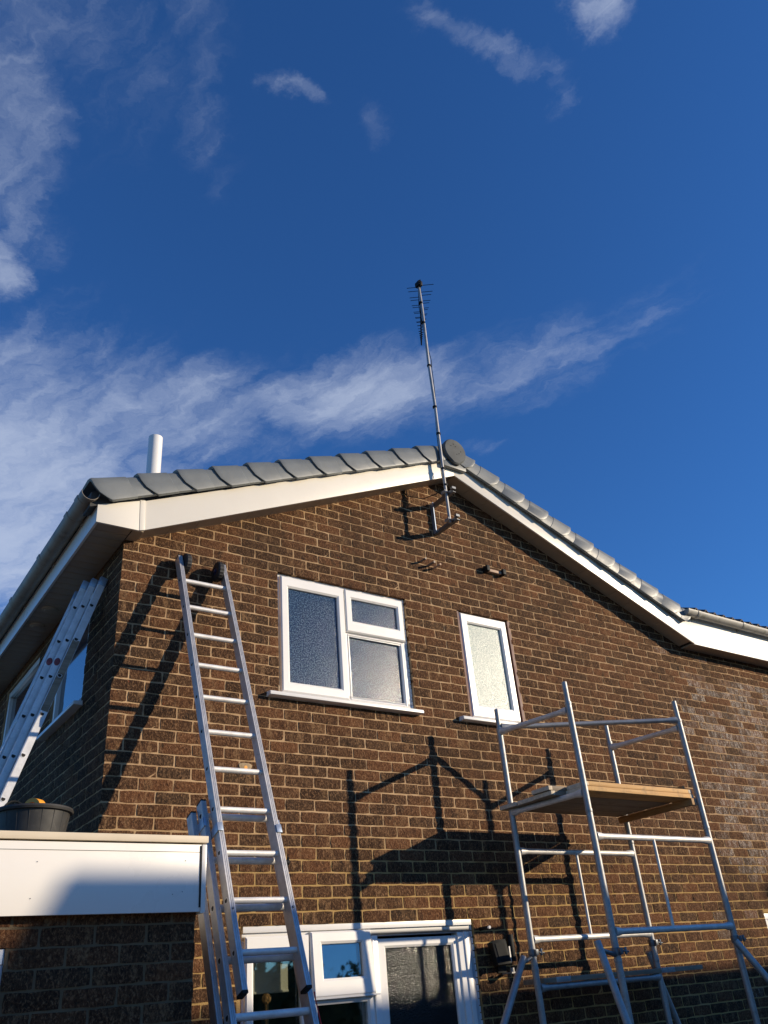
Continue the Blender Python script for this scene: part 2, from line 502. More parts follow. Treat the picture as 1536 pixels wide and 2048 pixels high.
# ------------------------------------------------------------------ bricks
MODX, MODZ, ZREF = .225, .0767, 2.05
BL, BH = .2160, .0678
def brick_variant(seed, depth=.05):
    """one rustic brick, front at y=0, left end at x=0, bottom at z=0"""
    rnd = random.Random(seed)
    nx, nz = 6, 3
    b = MB()
    front = []
    skew = rnd.uniform(-.0012, .0012)
    for j in range(nz):
        for i in range(nx):
            x = BL * i / (nx - 1); z = BH * j / (nz - 1)
            edge = i in (0, nx - 1) or j in (0, nz - 1)
            corner = i in (0, nx - 1) and j in (0, nz - 1)
            jx = rnd.uniform(-.0022, .0022); jz = rnd.uniform(-.0024, .0024) + skew * (i / (nx - 1) - .5)
            if corner:
                jx += .002 * (1 if i == 0 else -1); jz += .002 * (1 if j == 0 else -1)
            y = rnd.uniform(.0015, .0045) if edge else rnd.uniform(-.0040, .0015)
            front.append((x + jx, y, z + jz))
    b.v += front
    for j in range(nz - 1):
        for i in range(nx - 1):
            a = j * nx + i
            b.f.append((a, a + 1, a + nx + 1, a + nx)); b.mi.append(0)
    ring = [i for i in range(nx)] + [j * nx + nx - 1 for j in range(1, nz)] + [(nz - 1) * nx + i for i in range(nx - 2, -1, -1)] + [j * nx for j in range(nz - 2, 0, -1)]
    k0 = len(b.v)
    for k in ring: b.v.append((front[k][0], depth, front[k][2]))
    for q in range(len(ring)):
        b.f.append((ring[q], k0 + q, k0 + (q + 1) % len(ring), ring[(q + 1) % len(ring)])); b.mi.append(0)
    return b
VAR = [brick_variant(s) for s in range(14)]
VAR_ME = [v.mesh('brick', 'brick', angle=50) for v in VAR]
def deeper(b, depth):
    o = MB(); o.f = b.f; o.mi = b.mi
    o.v = [(x, depth if y > .03 else y, z) for x, y, z in b.v]
    return o
DEEP = {d: [deeper(v, d) for v in VAR] for d in (.1025, .2145)}
DEEP_ME = {d: [v.mesh('brick', 'brick', angle=50) for v in DEEP[d]] for d in DEEP}

def courses(length, n, starts_full):
    """(x0, x1) spans of the bricks in one course; alternate courses start with a half"""
    out = []
    x = 0.0
    if not starts_full:
        out.append((0, MODX / 2 - .009)); x = MODX / 2
    while x < length:
        out.append((x, min(x + MODX - .009, length)))
        x += MODX
    return out

def cut(span, holes):
    s = [span]
    for a, b in holes:
        t = []
        for x0, x1 in s:
            if b <= x0 or a >= x1: t.append((x0, x1)); continue
            if a - x0 > .03: t.append((x0, a))
            if x1 - b > .03: t.append((b, x1))
        s = t
    return s

def lay(name_parent, places, mass_name, singles):
    """places: (matrix-from-local, x0, len, z, depth scale, size score, lime). Biggest in view become objects, the rest one mass"""
    order = sorted(range(len(places)), key=lambda i: -places[i][3])
    chosen = set(i for i in order[:singles] if places[i][3] > 0)
    V = []; F = []; TONE = []; GLINT = []
    for i, (T, sx, sy, score, glint) in enumerate(places):
        k = random.randrange(len(VAR))
        tone = random.random()
        S = Matrix.Diagonal((sx, 1, 1, 1))
        src, src_me = (VAR, VAR_ME) if sy == 1 else (DEEP[sy], DEEP_ME[sy])
        if i in chosen:
            o = link('brick', src_me[k], name_parent)
            o.matrix_local = T @ S
            o['tone'] = tone; o['glint'] = glint
        else:
            b0 = len(V); Mx = T @ S
            V += [tuple(Mx @ Vector(p)) for p in src[k].v]
            F += [tuple(b0 + q for q in f) for f in src[k].f]
            TONE += [tone] * len(src[k].f); GLINT += [glint] * len(src[k].f)
    if V:
        me = bpy.data.meshes.new(mass_name)
        me.from_pydata(V, [], F)
        for an, dat in (('tone', TONE), ('glint', GLINT)):
            at = me.attributes.new(an, 'FLOAT', 'FACE')
            at.data.foreach_set('value', dat)
        me.materials.append(M['brick_mass'])
        me.polygons.foreach_set('use_smooth', [True] * len(F))
        me.set_sharp_from_angle(angle=R(50))
        o = link(mass_name, me, name_parent)
        o['kind'] = 'stuff'

# ------------------------------------------------------------------ the house
house = thing('brick_house', 'brown brick two storey house gable with cream bargeboards and grey verge tiles', 'house', (3.0, 4.0, 0))

# openings in the gable wall: x0, x1, z0, z1
WIN1 = (1.20, 2.412, 3.535, 4.512)
WIN2 = (2.972, 3.575, 3.53, 4.512)
DOOR = (.913, 2.735, 0.0, 2.052)
WINR = (6.275, 7.4, 1.0, 2.02)
HOLES = [WIN1, WIN2, DOOR, WINR]
WALL_R = 9.6
def soffit_z(x):
    """underside of the verge at the wall face"""
    if x < 3.013: return 4.509 + .451 * (x - .08)
    if x < 6.112: return 5.831 - .3925 * (x - 3.013)
    return 4.607

def wall_mesh():
    b = MB()
    xs = sorted({0.004, WALL_R, *[h[0] for h in HOLES], *[h[1] for h in HOLES]})
    zs = sorted({0.0, 4.5, *[h[2] for h in HOLES], *[min(h[3], 4.5) for h in HOLES]})
    f, k = .0055, .12
    for i in range(len(xs) - 1):
        for j in range(len(zs) - 1):
            cx, cz = (xs[i] + xs[i + 1]) / 2, (zs[j] + zs[j + 1]) / 2
            if any(h[0] < cx < h[1] and h[2] < cz < h[3] for h in HOLES): continue
            b.quad((xs[i], f, zs[j]), (xs[i + 1], f, zs[j]), (xs[i + 1], f, zs[j + 1]), (xs[i], f, zs[j + 1]))
            b.quad((xs[i], k, zs[j]), (xs[i], k, zs[j + 1]), (xs[i + 1], k, zs[j + 1]), (xs[i + 1], k, zs[j]))
    for h in HOLES:
        a, c, d, e = h; e = min(e, 4.5)
        b.quad((a, f, d), (a, f, e), (a, k, e), (a, k, d))
        b.quad((c, f, d), (c, k, d), (c, k, e), (c, f, e))
        b.quad((a, f, d), (a, k, d), (c, k, d), (c, f, d))
    # gable field above the eaves, with the tops of the upper window openings
    tops = [(WIN1[0], WIN1[1]), (WIN2[0], WIN2[1])]
    zt = 4.512
    x = .004
    for a, c in tops + [(WALL_R, WALL_R)]:
        if a > x:
            b.quad((x, f, 4.5), (a, f, 4.5), (a, f, zt), (x, f, zt))
            b.quad((x, k, 4.5), (x, k, zt), (a, k, zt), (a, k, 4.5))
        x = c
    for a, c in tops:
        b.quad((a, f, zt), (c, f, zt), (c, k, zt), (a, k, zt))
    poly = [(.004, zt), (WALL_R, zt), (WALL_R, 4.72), (6.2, 4.72), (3.013, 5.95), (.12, 4.62), (.004, 4.57)]
    b.quad(*[(x, f, z) for x, z in poly])
    b.quad(*[(x, k, z) for x, z in poly[::-1]])
    return b
gable = wall_mesh().build('gable_wall', 'mortar', house, smooth=False)

def brick_score(c, w, h):
    v = in_view(c)
    if v is None: return 0
    x, y, d = v
    if not (-20 < x < 1556 and 880 < y < 2075): return 0
    if x < 415 and y > 1665: return 0
    return w * h / d ** 2 * 1e4

places = []
for n in range(-27, 50):
    z = ZREF + n * MODZ + .0045
    even = n % 2 == 0
    for idx, (a, c) in enumerate(courses(WALL_R, n, even)):
        if z + .02 > soffit_z(max(0, min(a, c) if a > 3 else c)) + .10: continue
        hs = [(h[0], h[1]) for h in HOLES if h[2] < z + BH - .012 and z + .012 < h[3]]
        for q, (x0, x1) in enumerate(cut((a, c), hs)):
            if x1 - x0 < .03: continue
            dep = 1
            if x0 == 0: dep = .1025 if even else .2145
            jit = random.uniform(-.0012, .0012)
            T = Matrix.Translation((x0, random.uniform(-.0015, .0015), z + jit))
            glint = 0
            mid = (x0 + x1) / 2
            if mid > 5.95 + .12 * math.sin(n * 1.7) and 2.35 < z < 4.35:
                glint = random.choice((.0, .35, .8, 1.0, 1.1))
            elif mid > 5.6 and random.random() < .1: glint = .5
            places.append((T, (x1 - x0) / BL, dep, brick_score((mid, 0, z + .03), x1 - x0, BH), glint))
lay(gable, places, 'brickwork', 295)

# side wall, in shade, running back from the corner
SIDE_HOLES = [(.66, 1.50, 3.53, 4.42), (2.10, 3.25, 3.53, 4.42)]
b = MB()
ys = sorted({.0055, 7.0, *[h[0] for h in SIDE_HOLES], *[h[1] for h in SIDE_HOLES]})
zs = [0, 3.53, 4.42, 4.6]
for i in range(len(ys) - 1):
    for j in range(3):
        cy, cz = (ys[i] + ys[i + 1]) / 2, (zs[j] + zs[j + 1]) / 2
        if any(h[0] < cy < h[1] and h[2] < cz < h[3] for h in SIDE_HOLES): continue
        b.quad((.0055, ys[i], zs[j]), (.0055, ys[i], zs[j + 1]), (.0055, ys[i + 1], zs[j + 1]), (.0055, ys[i + 1], zs[j]))
for a, c, d, e in SIDE_HOLES:
    b.quad((.0055, a, d), (.12, a, d), (.12, a, e), (.0055, a, e))
    b.quad((.0055, c, d), (.0055, c, e), (.12, c, e), (.12, c, d))
    b.quad((.0055, a, e), (.12, a, e), (.12, c, e), (.0055, c, e))
    b.quad((.0055, a, d), (.0055, c, d), (.12, c, d), (.12, a, d))
side = b.build('side_wall', 'mortar', house, smooth=False)
places = []
ROT = Matrix(((0, 1, 0, 0), (-1, 0, 0, 0), (0, 0, 1, 0), (0, 0, 0, 1)))   # local x -> -y, local y -> +x
for n in range(-1, 33):
    z = ZREF + n * MODZ + .0045
    even = n % 2 == 0
    st = .1125 if even else .225
    y = st
    while y < 7.0:
        for y0, y1 in cut((y, y + MODX - .009), [(h[0], h[1]) for h in SIDE_HOLES if h[2] < z + BH - .012 and z + .012 < h[3]]):
            T = Matrix.Translation((random.uniform(-.0015, .0015), y1, z)) @ ROT
            places.append((T, (y1 - y0) / BL, 1, brick_score((0, (y0 + y1) / 2, z), (y1 - y0) * .35, BH), 0))
        y += MODX
lay(side, places, 'brickwork', 120)
# back and inner faces that close the house and keep its rooms dark
b = MB()
b.box(.13, WALL_R - .1, 6.9, 7.0, 0, 4.6)
b.box(WALL_R - .1, WALL_R, .13, 7.0, 0, 4.6)
b.build('rear_wall', 'mortar', house, smooth=False)
b = MB()
b.box(.13, WALL_R - .1, .13, 6.9, 2.30, 2.45)
b.box(.13, WALL_R - .1, .13, 6.9, 4.62, 4.68)
b.box(.6, .66, .13, 3.2, 0, 2.3); b.box(4.6, 4.66, .13, 3.2, 0, 2.3); b.box(.6, 4.66, 3.2, 3.26, 0, 2.3)
b.build('room', 'room', house, smooth=False)

# ------------------------------------------------------------------ windows
def frame_ring(b, x0, x1, z0, z1, w, y0, y1):
    b.box(x0, x1, y0, y1, z1 - w, z1); b.box(x0, x1, y0, y1, z0, z0 + w)
    b.box(x0, x0 + w, y0, y1, z0 + w, z1 - w); b.box(x1 - w, x1, y0, y1, z0 + w, z1 - w)

def mitre_ring(b, x0, x1, z0, z1, px0, px1, pz0, pz1, yf, yb, yp):
    """sash: mitred frame with face at yf, a slope down to the pane at yp, back at yb"""
    O = [(x0, z0), (x1, z0), (x1, z1), (x0, z1)]
    I = [(px0, pz0), (px1, pz0), (px1, pz1), (px0, pz1)]
    r = .010
    O2 = [(x0 + r, z0 + r), (x1 - r, z0 + r), (x1 - r, z1 - r), (x0 + r, z1 - r)]
    s = .014
    I2 = [(px0 - s, pz0 - s), (px1 + s, pz0 - s), (px1 + s, pz1 + s), (px0 - s, pz1 + s)]
    for k in range(4):
        j = (k + 1) % 4
        P = lambda L, q, y: (L[q][0], y, L[q][1])
        b.quad(P(O, k, yb), P(O, j, yb), P(O, j, yf + r * .9), P(O, k, yf + r * .9))
        b.quad(P(O, k, yf + r * .9), P(O, j, yf + r * .9), P(O2, j, yf), P(O2, k, yf))
        b.quad(P(O2, k, yf), P(O2, j, yf), P(I2, j, yf), P(I2, k, yf))
        b.quad(P(I2, k, yf), P(I2, j, yf), P(I, j, yf + .010), P(I, k, yf + .010))
        b.quad(P(I, k, yf + .010), P(I, j, yf + .010), P(I, j, yp + .004), P(I, k, yp + .004))

def sash(parent, x0, x1, z0, z1, px0, px1, pz0, pz1, glass, yf=.006, yb=.07, yp=.030, name='sash'):
    b = MB()
    mitre_ring(b, x0, x1, z0, z1, px0, px1, pz0, pz1, yf, yb, yp)
    s = b.build(name, 'upvc', parent, angle=25)
    g = MB().box(px0 - .004, px1 + .004, yp, yp + .02, pz0 - .004, pz1 + .004)
    g.build('pane', glass, parent, smooth=False)
    return s

def sill(parent, x0, x1, z, y0=-.060, h=.027):
    b = MB()
    b.prism([(x0, y0, z), (x0, y0, z + h - .008), (x0, y0 + .006, z + h), (x0, .05, z + h + .014), (x0, .05, z - .004), (x0, y0 + .02, z - .004)], (x1 - x0, 0, 0))
    b.build('sill', 'upvc', parent, bevel=.002)

YF = .032   # face of the outer frames, set back in the opening
# upper window with two lights
b = MB()
fx0, fx1, fz0, fz1 = 1.205, 2.395, 3.55, 4.508
frame_ring(b, fx0, fx1, fz0, fz1, .05, YF, .10)
b.box(1.772, 1.842, YF, .10, fz0 + .05, fz1 - .05)
b.box(1.842, fx1 - .05, YF, .10, 4.085, 4.135)
w1 = b.build('window', 'upvc', house, bevel=.003)
w1['label'] = 'upper white window with three obscured panes above the ladder'
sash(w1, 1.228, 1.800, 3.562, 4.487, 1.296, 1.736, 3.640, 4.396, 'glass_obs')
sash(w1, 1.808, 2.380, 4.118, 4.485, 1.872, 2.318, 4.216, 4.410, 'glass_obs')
b = MB()
mitre_ring(b, 1.822, 2.362, 3.567, 4.112, 1.842, 2.330, 3.592, 4.085, YF - .006, .07, .05)
b.build('glazing_bead', 'upvc', w1, angle=25)
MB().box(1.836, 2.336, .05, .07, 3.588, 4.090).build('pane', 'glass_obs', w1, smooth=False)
sill(w1, 1.098, 2.440, 3.508)
b = MB()
for k in range(28):
    z = 3.56 + k * .034
    w = random.uniform(.006, .014)
    b.box(2.395, 2.395 + w, .026, .05, z, z + .030)
b.build('sealant', 'silicone', w1, bevel=.002)
b = MB(); b.box(1.19, 1.255 - .05, .0, .05, 3.535, 3.60); b.build('mortar_fillet', 'patch', w1, bevel=.006)

# upper narrow window
b = MB()
frame_ring(b, 2.992, 3.560, 3.545, 4.508, .045, YF, .10)
w2 = b.build('window', 'upvc', house, bevel=.003)
w2['label'] = 'narrow white window with one obscured pane catching the sun'
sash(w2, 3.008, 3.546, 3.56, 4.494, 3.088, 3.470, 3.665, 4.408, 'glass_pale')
sill(w2, 2.845, 3.505, 3.505)
MB().box(2.972, 2.990, .004, .05, 3.53, 4.50).build('reveal_lining', 'redbrown', w2)
MB().box(3.561, 3.590, .002, .06, 3.53, 4.50).build('reveal_lining', 'redbrown', w2)

# ground floor door and window combination
b = MB()
b.box(.930, 2.722, .008, .10, 2.016, 2.052)           # head trim
b.box(.930, 2.722, .026, .10, 1.972, 2.0155)
b.box(.930, .972, .026, .10, 0.3, 1.972)
b.box(1.352, 1.402, .026, .10, 0.3, 1.972)
b.box(1.815, 1.915, .022, .10, 0.0, 1.972)
b.box(1.862, 1.880, .012, .022, 0.0, 1.972)
b.box(2.600, 2.722, .026, .10, 0.0, 1.972)
b.box(2.650, 2.690, .016, .026, 0.0, 1.972)
b.box(.972, 1.815, .026, .10, .82, .90)
b.box(1.402, 1.815, .026, .10, 1.615, 1.665)
w3 = b.build('window', 'upvc', house, bevel=.003)
w3['label'] = 'ground floor white window and glazed door behind the ladder'
sash(w3, .945, 1.385, .86, 1.995, 1.000, 1.322, .95, 1.905, 'glass', yf=.002)
before = set(w3.children)
sash(w3, 1.392, 1.850, 1.640, 2.008, 1.472, 1.772, 1.742, 1.936, 'glass', yf=-.004, yb=.035, yp=.022)
for o in set(w3.children) - before:      # top hung light standing slightly ajar
    o.matrix_local = Matrix.Translation((0, .02, 2.008)) @ Matrix.Rotation(R(-4.0), 4, 'X') @ Matrix.Translation((0, -.02, -2.008))
MB().box(1.37, 1.878, -.028, .02, 1.634, 1.642).build('drip_bar', 'upvc', w3)
b = MB(); mitre_ring(b, 1.408, 1.842, .88, 1.632, 1.442, 1.806, .93, 1.604, .016, .07, .045); b.build('glazing_bead', 'upvc', w3, angle=25)
MB().box(1.438, 1.810, .045, .06, .926, 1.608).build('pane', 'glass', w3, smooth=False)
d = sash(w3, 1.908, 2.640, .05, 1.955, 1.990, 2.550, .90, 1.898, 'glass_door', yf=.040, yb=.09, yp=.062, name='door')
MB().tube((1.935, .02, 1.02), (1.935, -.012, 1.02), .010).box(1.93, 2.04, -.022, -.010, 1.012, 1.030).build('handle', 'steel', d)
b = MB()
for k in range(22):
    z = 1.1 + k * .042
    b.box(2.722, 2.722 + random.uniform(.004, .013), .02, .05, z, z + .036)
b.build('sealant', 'silicone', w3, bevel=.002)
# things seen inside the ground floor window
bl = MB(); bl.box(.74, 1.335, .20, .205, 1.70, 2.2); bl.tube((.74, .2, 1.70), (1.335, .2, 1.70), .008)
tag(bl.build('roller_blind', 'blind'), 'cream roller blind half drawn inside the ground floor window', 'blind')
cu = MB()
for k in range(9):
    t = k / 8
    cu.tube((.80 + .16 * t + .01 * math.sin(k * 2.2), .155 + .012 * math.cos(k * 2.6), 1.69), (.80 + .14 * t, .155, 2.2), .014, 8)
tag(cu.build('net_curtain', 'blind'), 'short pale curtain hanging at the left of the ground floor window', 'curtain')

# small window at the far right edge
b = MB(); frame_ring(b, 6.285, 7.39, 1.01, 2.015, .05, .02, .09); b.box(6.81, 6.86, .02, .09, 1.06, 1.965)
w4 = b.build('window', 'upvc', house, bevel=.003)
MB().box(6.335, 6.81, .05, .06, 1.06, 1.965).build('pane', 'glass', w4, smooth=False)
MB().box(6.86, 7.34, .05, .06, 1.06, 1.965).build('pane', 'glass', w4, smooth=False)

# side wall windows
def side_window(y0, y1, z0, z1):
    b = MB()
    xf, xb = .02, .09
    w = .055
    b.box(xf, xb, y0, y1, z1 - w, z1); b.box(xf, xb, y0, y1, z0, z0 + w)
    b.box(xf, xb, y0, y0 + w, z0 + w, z1 - w); b.box(xf, xb, y1 - w, y1, z0 + w, z1 - w)
    o = b.build('window', 'upvc', house, bevel=.003)
    MB().box(.05, .06, y0 + w, y1 - w, z0 + w, z1 - w).build('pane', 'glass_plain', o, smooth=False)
    s = MB(); s.prism([(-.060, y0 - .06, z0 - .036), (-.060, y0 - .06, z0 - .012), (.05, y0 - .06, z0), (.05, y0 - .06, z0 - .04)], (0, y1 - y0 + .12, 0))
    s.build('sill', 'upvc', o, bevel=.002)
mg, g_, b_ = mat('plain_pane')
b_.inputs['Base Color'].default_value = (.015, .02, .03, 1); b_.inputs['Roughness'].default_value = .04; b_.inputs['Specular IOR Level'].default_value = 1.0
b_.inputs['Coat Weight'].default_value = .6; b_.inputs['Coat Roughness'].default_value = .03
M['glass_plain'] = mg
side_window(.67, 1.49, 3.545, 4.41)
side_window(2.11, 3.24, 3.545, 4.41)

# ------------------------------------------------------------------ bargeboards, fascias, soffits
YB = -.175
def board(name, poly, y0, y1, m, bevel=.0015):
    b = MB(); b.prism([(x, y0, z) for x, z in poly], (0, y1 - y0, 0))
    return b.build(name, m, house, bevel=bevel)
lz = lambda x: 4.509 + .451 * (x - .08)
rz = lambda x: 5.831 - .3925 * (x - 3.013)
board('bargeboard', [(.082, lz(.082)), (3.0115, 5.8305), (3.022, 6.045), (.072, lz(.072) + .235)], YB, YB + .018, 'barge')
board('bargeboard', [(3.0135, 5.8305), (6.110, rz(6.110)), (6.150, rz(6.110) + .30), (6.00, rz(6.0) + .235), (3.024, 6.045)], YB, YB + .018, 'barge')
board('eaves_box_end', [(-.250, 4.492), (.043, 4.496), (.033, 4.73), (-.250, 4.625)], YB - .001, YB + .017, 'barge')
board('joint_trim', [(.0445, 4.496), (.081, 4.508), (.071, 4.742), (.0345, 4.735)], YB - .004, YB + .018, 'barge')
board('fascia', [(6.1125, 4.607), (WALL_R, 4.607), (WALL_R, 4.93), (6.150, 4.93)], YB, YB + .018, 'fascia')
for x, z in ((6.30, 4.72), (6.42, 4.79), (6.62, 4.70), (6.98, 4.78), (7.22, 4.69), (7.55, 4.78), (7.9, 4.70), (6.2, 4.80)):
    MB().tube((x, YB, z), (x, YB - .003, z), .006, 8).build('nail', 'cap', house)
b = MB(); b.box(-.250, -.232, YB + .019, 7.0, 4.492, 4.66); b.build('fascia', 'fascia', house, bevel=.0015)
# underside boards along the verge, the right hand eaves and the left hand eaves
def slope_boards(x0, x1, fz, n):
    me_l = None
    for k in range(n):
        a = x0 + (x1 - x0) * k / n; c = x0 + (x1 - x0) * (k + 1) / n
        g = .0014
        b = MB(); b.prism([(a + g, YB + .019, fz(a + g) + .012), (c - g, YB + .019, fz(c - g) + .012), (c - g, YB + .019, fz(c - g) + .020), (a + g, YB + .019, fz(a + g) + .020)], (0, -YB - .020, 0))
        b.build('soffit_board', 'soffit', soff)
sb = MB(); sb.prism([(0, YB + .019, lz(0) + .024), (3.013, YB + .019, lz(3.013) + .024), (3.013, YB + .019, lz(3.013) + .03), (0, YB + .019, lz(0) + .03)], (0, .153, 0))
sb.prism([(3.0145, YB + .019, rz(3.0145) + .024), (6.11, YB + .019, rz(6.11) + .024), (6.11, YB + .019, rz(6.11) + .03), (3.0145, YB + .019, rz(3.0145) + .03)], (0, .153, 0))
soff = sb.build('soffit', 'dark', house, smooth=False)
slope_boards(.086, 3.008, lz, 14)
slope_boards(3.018, 6.08, rz, 15)
b = MB(); b.box(6.1125, WALL_R, YB + .019, 0, 4.618, 4.630); b.build('soffit', 'soffit', house)
b = MB(); b.box(-.231, .004, YB + .018, 6.9, 4.512, 4.520)
soff2 = b.build('soffit', 'dark', house, smooth=False)
yy = YB + .018
while yy < 3.8:
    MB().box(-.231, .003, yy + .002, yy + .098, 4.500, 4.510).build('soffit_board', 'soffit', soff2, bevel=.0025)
    yy += .1
MB().box(-.231, .003, yy + .002, 6.9, 4.500, 4.510).build('soffit_board', 'soffit', soff2)
b = MB(); b.box(.005, .080, YB + .018, -.003, 4.500, 4.512); b.build('soffit', 'soffit', house)
for cy in (1.346, 1.71):
    b = MB(); b.tube((-.135, cy, 4.4995), (-.135, cy, 4.486), .062, 24, .055); b.tube((-.135, cy, 4.4858), (-.135, cy, 4.480), .042, 24, .036)
    b.build('soffit_vent', 'soffit', house, bevel=.002)

# ------------------------------------------------------------------ gutters
def half_round(b, p, q, r, up, side, t=.003, n=14):
    """open half pipe from p to q, bottom opposite 'up'"""
    rings = []
    for o in (Vector(p), Vector(q)):
        out = [o + side * (r * math.cos(a)) - up * (r * math.sin(a)) for a in (math.pi * k / n for k in range(n + 1))]
        inn = [o + side * ((r - t) * math.cos(a)) - up * ((r - t) * math.sin(a)) for a in (math.pi * k / n for k in range(n, -1, -1))]
        rings.append(out + inn)
    b.loft(rings)
Zv, Xv, Yv = Vector((0, 0, 1)), Vector((1, 0, 0)), Vector((0, 1, 0))
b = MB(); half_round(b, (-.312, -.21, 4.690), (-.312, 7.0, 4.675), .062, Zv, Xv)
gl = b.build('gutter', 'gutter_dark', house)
for cy in (-.125, .12, .82, 1.66, 2.6, 3.5):
    b = MB(); half_round(b, (-.312, cy, 4.693), (-.312, cy + .075, 4.693), .067, Zv, Xv, .004)
    b.box(-.262, -.25, cy + .01, cy + .065, 4.63, 4.69)
    b.build('gutter_bracket', 'gutter_dark', gl)
b = MB(); half_round(b, (6.02, -.238, 4.958), (WALL_R, -.238, 4.948), .056, Zv, Yv)
gr_ = b.build('gutter', 'gutter', house)
b = MB(); b.prism([Vector((6.0, -.238, 4.958)) + Yv * (.060 * math.cos(a)) - Zv * (.060 * math.sin(a)) for a in (math.pi * k / 14 for k in range(15))], (.02, 0, 0))
b.build('gutter_end', 'gutter', gr_, bevel=.004)
for cx in (6.17, 6.98, 7.9):
    b = MB(); half_round(b, (cx, -.238, 4.957), (cx + .05, -.238, 4.957), .0615, Zv, Yv, .005)
    b.box(cx + .005, cx + .045, -.19, -.176, 4.885, 4.95)
    b.build('gutter_bracket', 'gutter', gr_, bevel=.002)

# ------------------------------------------------------------------ roof
lm = lambda x: 4.722 + .4203 * (x + .293)     # middle of the verge units, left slope
rm = lambda x: 5.994 - .3812 * (x - 3.239)
b = MB()
def slab(x0, z0, x1, z1, y0, y1, n):
    for k in range(n):
        a, c = k / n, (k + 1) / n
        xa, xc = x0 + (x1 - x0) * a, x0 + (x1 - x0) * c
        za, zc = z0 + (z1 - z0) * a, z0 + (z1 - z0) * c
        b.prism([(xa, y0, za), (xc, y0, zc - .012), (xc, y0, zc + .012), (xa, y0, za + .032)], (0, y1 - y0, 0))
slab(-.33, lm(-.33) - .035, 3.0, lm(3.0) - .035, -.02, 7.1, 11)
slab(6.30, rm(6.3) - .035, 3.0, rm(3.0) - .035, -.02, 7.1, 11)
# main roof plane on the right, rising away from the gutter
for k in range(12):
    y0 = -.10 + k * .30
    b.prism([(6.12, y0, 4.985 + k * .128), (6.12, y0 + .32, 5.105 + k * .128), (6.12, y0 + .32, 5.12 + k * .128), (6.12, y0, 5.015 + k * .128)], (WALL_R - 6.12, 0, 0))
roof = b.build('roof', 'tile', house, smooth=False)

b = MB()
b.prism([(-.30, -.17, lm(-.30) - .12), (2.99, -.17, lm(2.99) - .12), (2.99, -.17, lm(2.99) - .005), (-.30, -.17, lm(-.30) - .005)], (0, .149, 0))
b.build('underlay', 'felt', roof, smooth=False)
b = MB()
b.prism([(3.0, -.17, rm(3.0) - .12), (6.10, -.17, rm(6.10) - .12), (6.10, -.17, rm(6.10) - .005), (3.0, -.17, rm(3.0) - .005)], (0, .149, 0))
b.build('underlay', 'felt', roof, smooth=False)
def verge_unit(x0, x1, fm, upper_end, y_out=-.232):
    """one interlocking dry verge cover, x0 lower end, x1 upper end"""
    A = Vector((x0, 0, fm(x0))); B = Vector((x1, 0, fm(x1)))
    s = (B - A).normalized(); n = Vector((-s.z, 0, s.x)) if s.x > 0 else Vector((s.z, 0, -s.x))
    L = (B - A).length
    prof = [(.06, .066), (-.165, .074), (-.202, .066), (-.220, .046), (-.228, .004), (-.230, -.046), (-.230, -.088), (-.226, -.106), (-.204, -.112), (-.202, -.100), (-.216, -.094), (-.217, -.046), (-.215, .0), (-.206, .040), (-.190, .054), (.06, .056)]
    def ring(t, k, sweep):
        o = A + s * (L * t)
        return [o + s * (sweep * max(0, (.066 - q) / .178) ** 3.2) + n * (q * k + (k - 1) * .05) + Yv * (y * (1 + (k - 1) * .35)) for y, q in prof]
    m = MB()
    m.loft([ring(-.025, 1.10, .10), ring(.0, 1.12, .10), ring(.12, 1.09, .08), ring(.72, 1.0, .03), ring(.735, .955, .03), ring(1.06, .93, .10)])
    o = m.build('verge_tile', 'verge', roof, angle=35)
LJ = [-.293, .020, .304, .578, .862, 1.144, 1.429, 1.728, 2.008, 2.301, 2.584, 2.885]
for a, c in zip(LJ[:-1], LJ[1:]): verge_unit(a, c, lm, False)
RJ = [6.10, 5.938, 5.621, 5.314, 5.016, 4.730, 4.426, 4.138, 3.838, 3.528, 3.239, 3.06]
for a, c in zip(RJ[:-1], RJ[1:]): verge_unit(a, c, rm, False)
# ridge tiles with a round end cap
RC = Vector((2.995, -.225, 6.062))
for k in range(10):
    m = MB()
    rings = []
    y0 = -.225 + k * .45
    for y, r in ((y0, .131), (y0 + .46, .126)):
        ring = [Vector((RC.x + r * math.cos(a), y, RC.z + r * math.sin(a))) for a in (R(-25) + R(230) * q / 18 for q in range(19))]
        ring += [Vector((RC.x + (r - .014) * math.cos(a), y, RC.z + (r - .014) * math.sin(a))) for a in (R(-25) + R(230) * q / 18 for q in range(18, -1, -1))]
        rings.append(ring)
    m.loft(rings)
    m.build('ridge_tile', 'ridge', roof)
m = MB()
cap_o = [(RC.x + .133 * math.cos(a), RC.z + .133 * math.sin(a)) for a in (R(-48) + R(276) * q / 30 for q in range(31))]
cap_o = cap_o[:] + [(RC.x - .03, RC.z - .150), (RC.x + .03, RC.z - .150)]
m.loft([[Vector((x, -.228, z)) for x, z in cap_o], [Vector((x, -.246, z)) for x, z in cap_o], [Vector((RC.x + (x - RC.x) * .92, -.258, RC.z + (z - RC.z) * .92)) for x, z in cap_o], [Vector((RC.x + (x - RC.x) * .5, -.264, RC.z + (z - RC.z) * .5)) for x, z in cap_o]])
rc = m.build('ridge_end_cap', 'ridge', roof)
for dx, dz in ((-.02, .065), (.0, .04), (-.055, .035), (.035, -.03), (.06, .0), (.005, -.045)):
    MB().tube((RC.x + dx, -.262, RC.z + dz), (RC.x + dx, -.267, RC.z + dz), .004, 8).build('screw', 'dark', rc)
m = MB(); m.box(2.86, 3.13, -.222, -.15, 5.88, 5.945); m.build('verge_clip', 'verge', roof, bevel=.006)
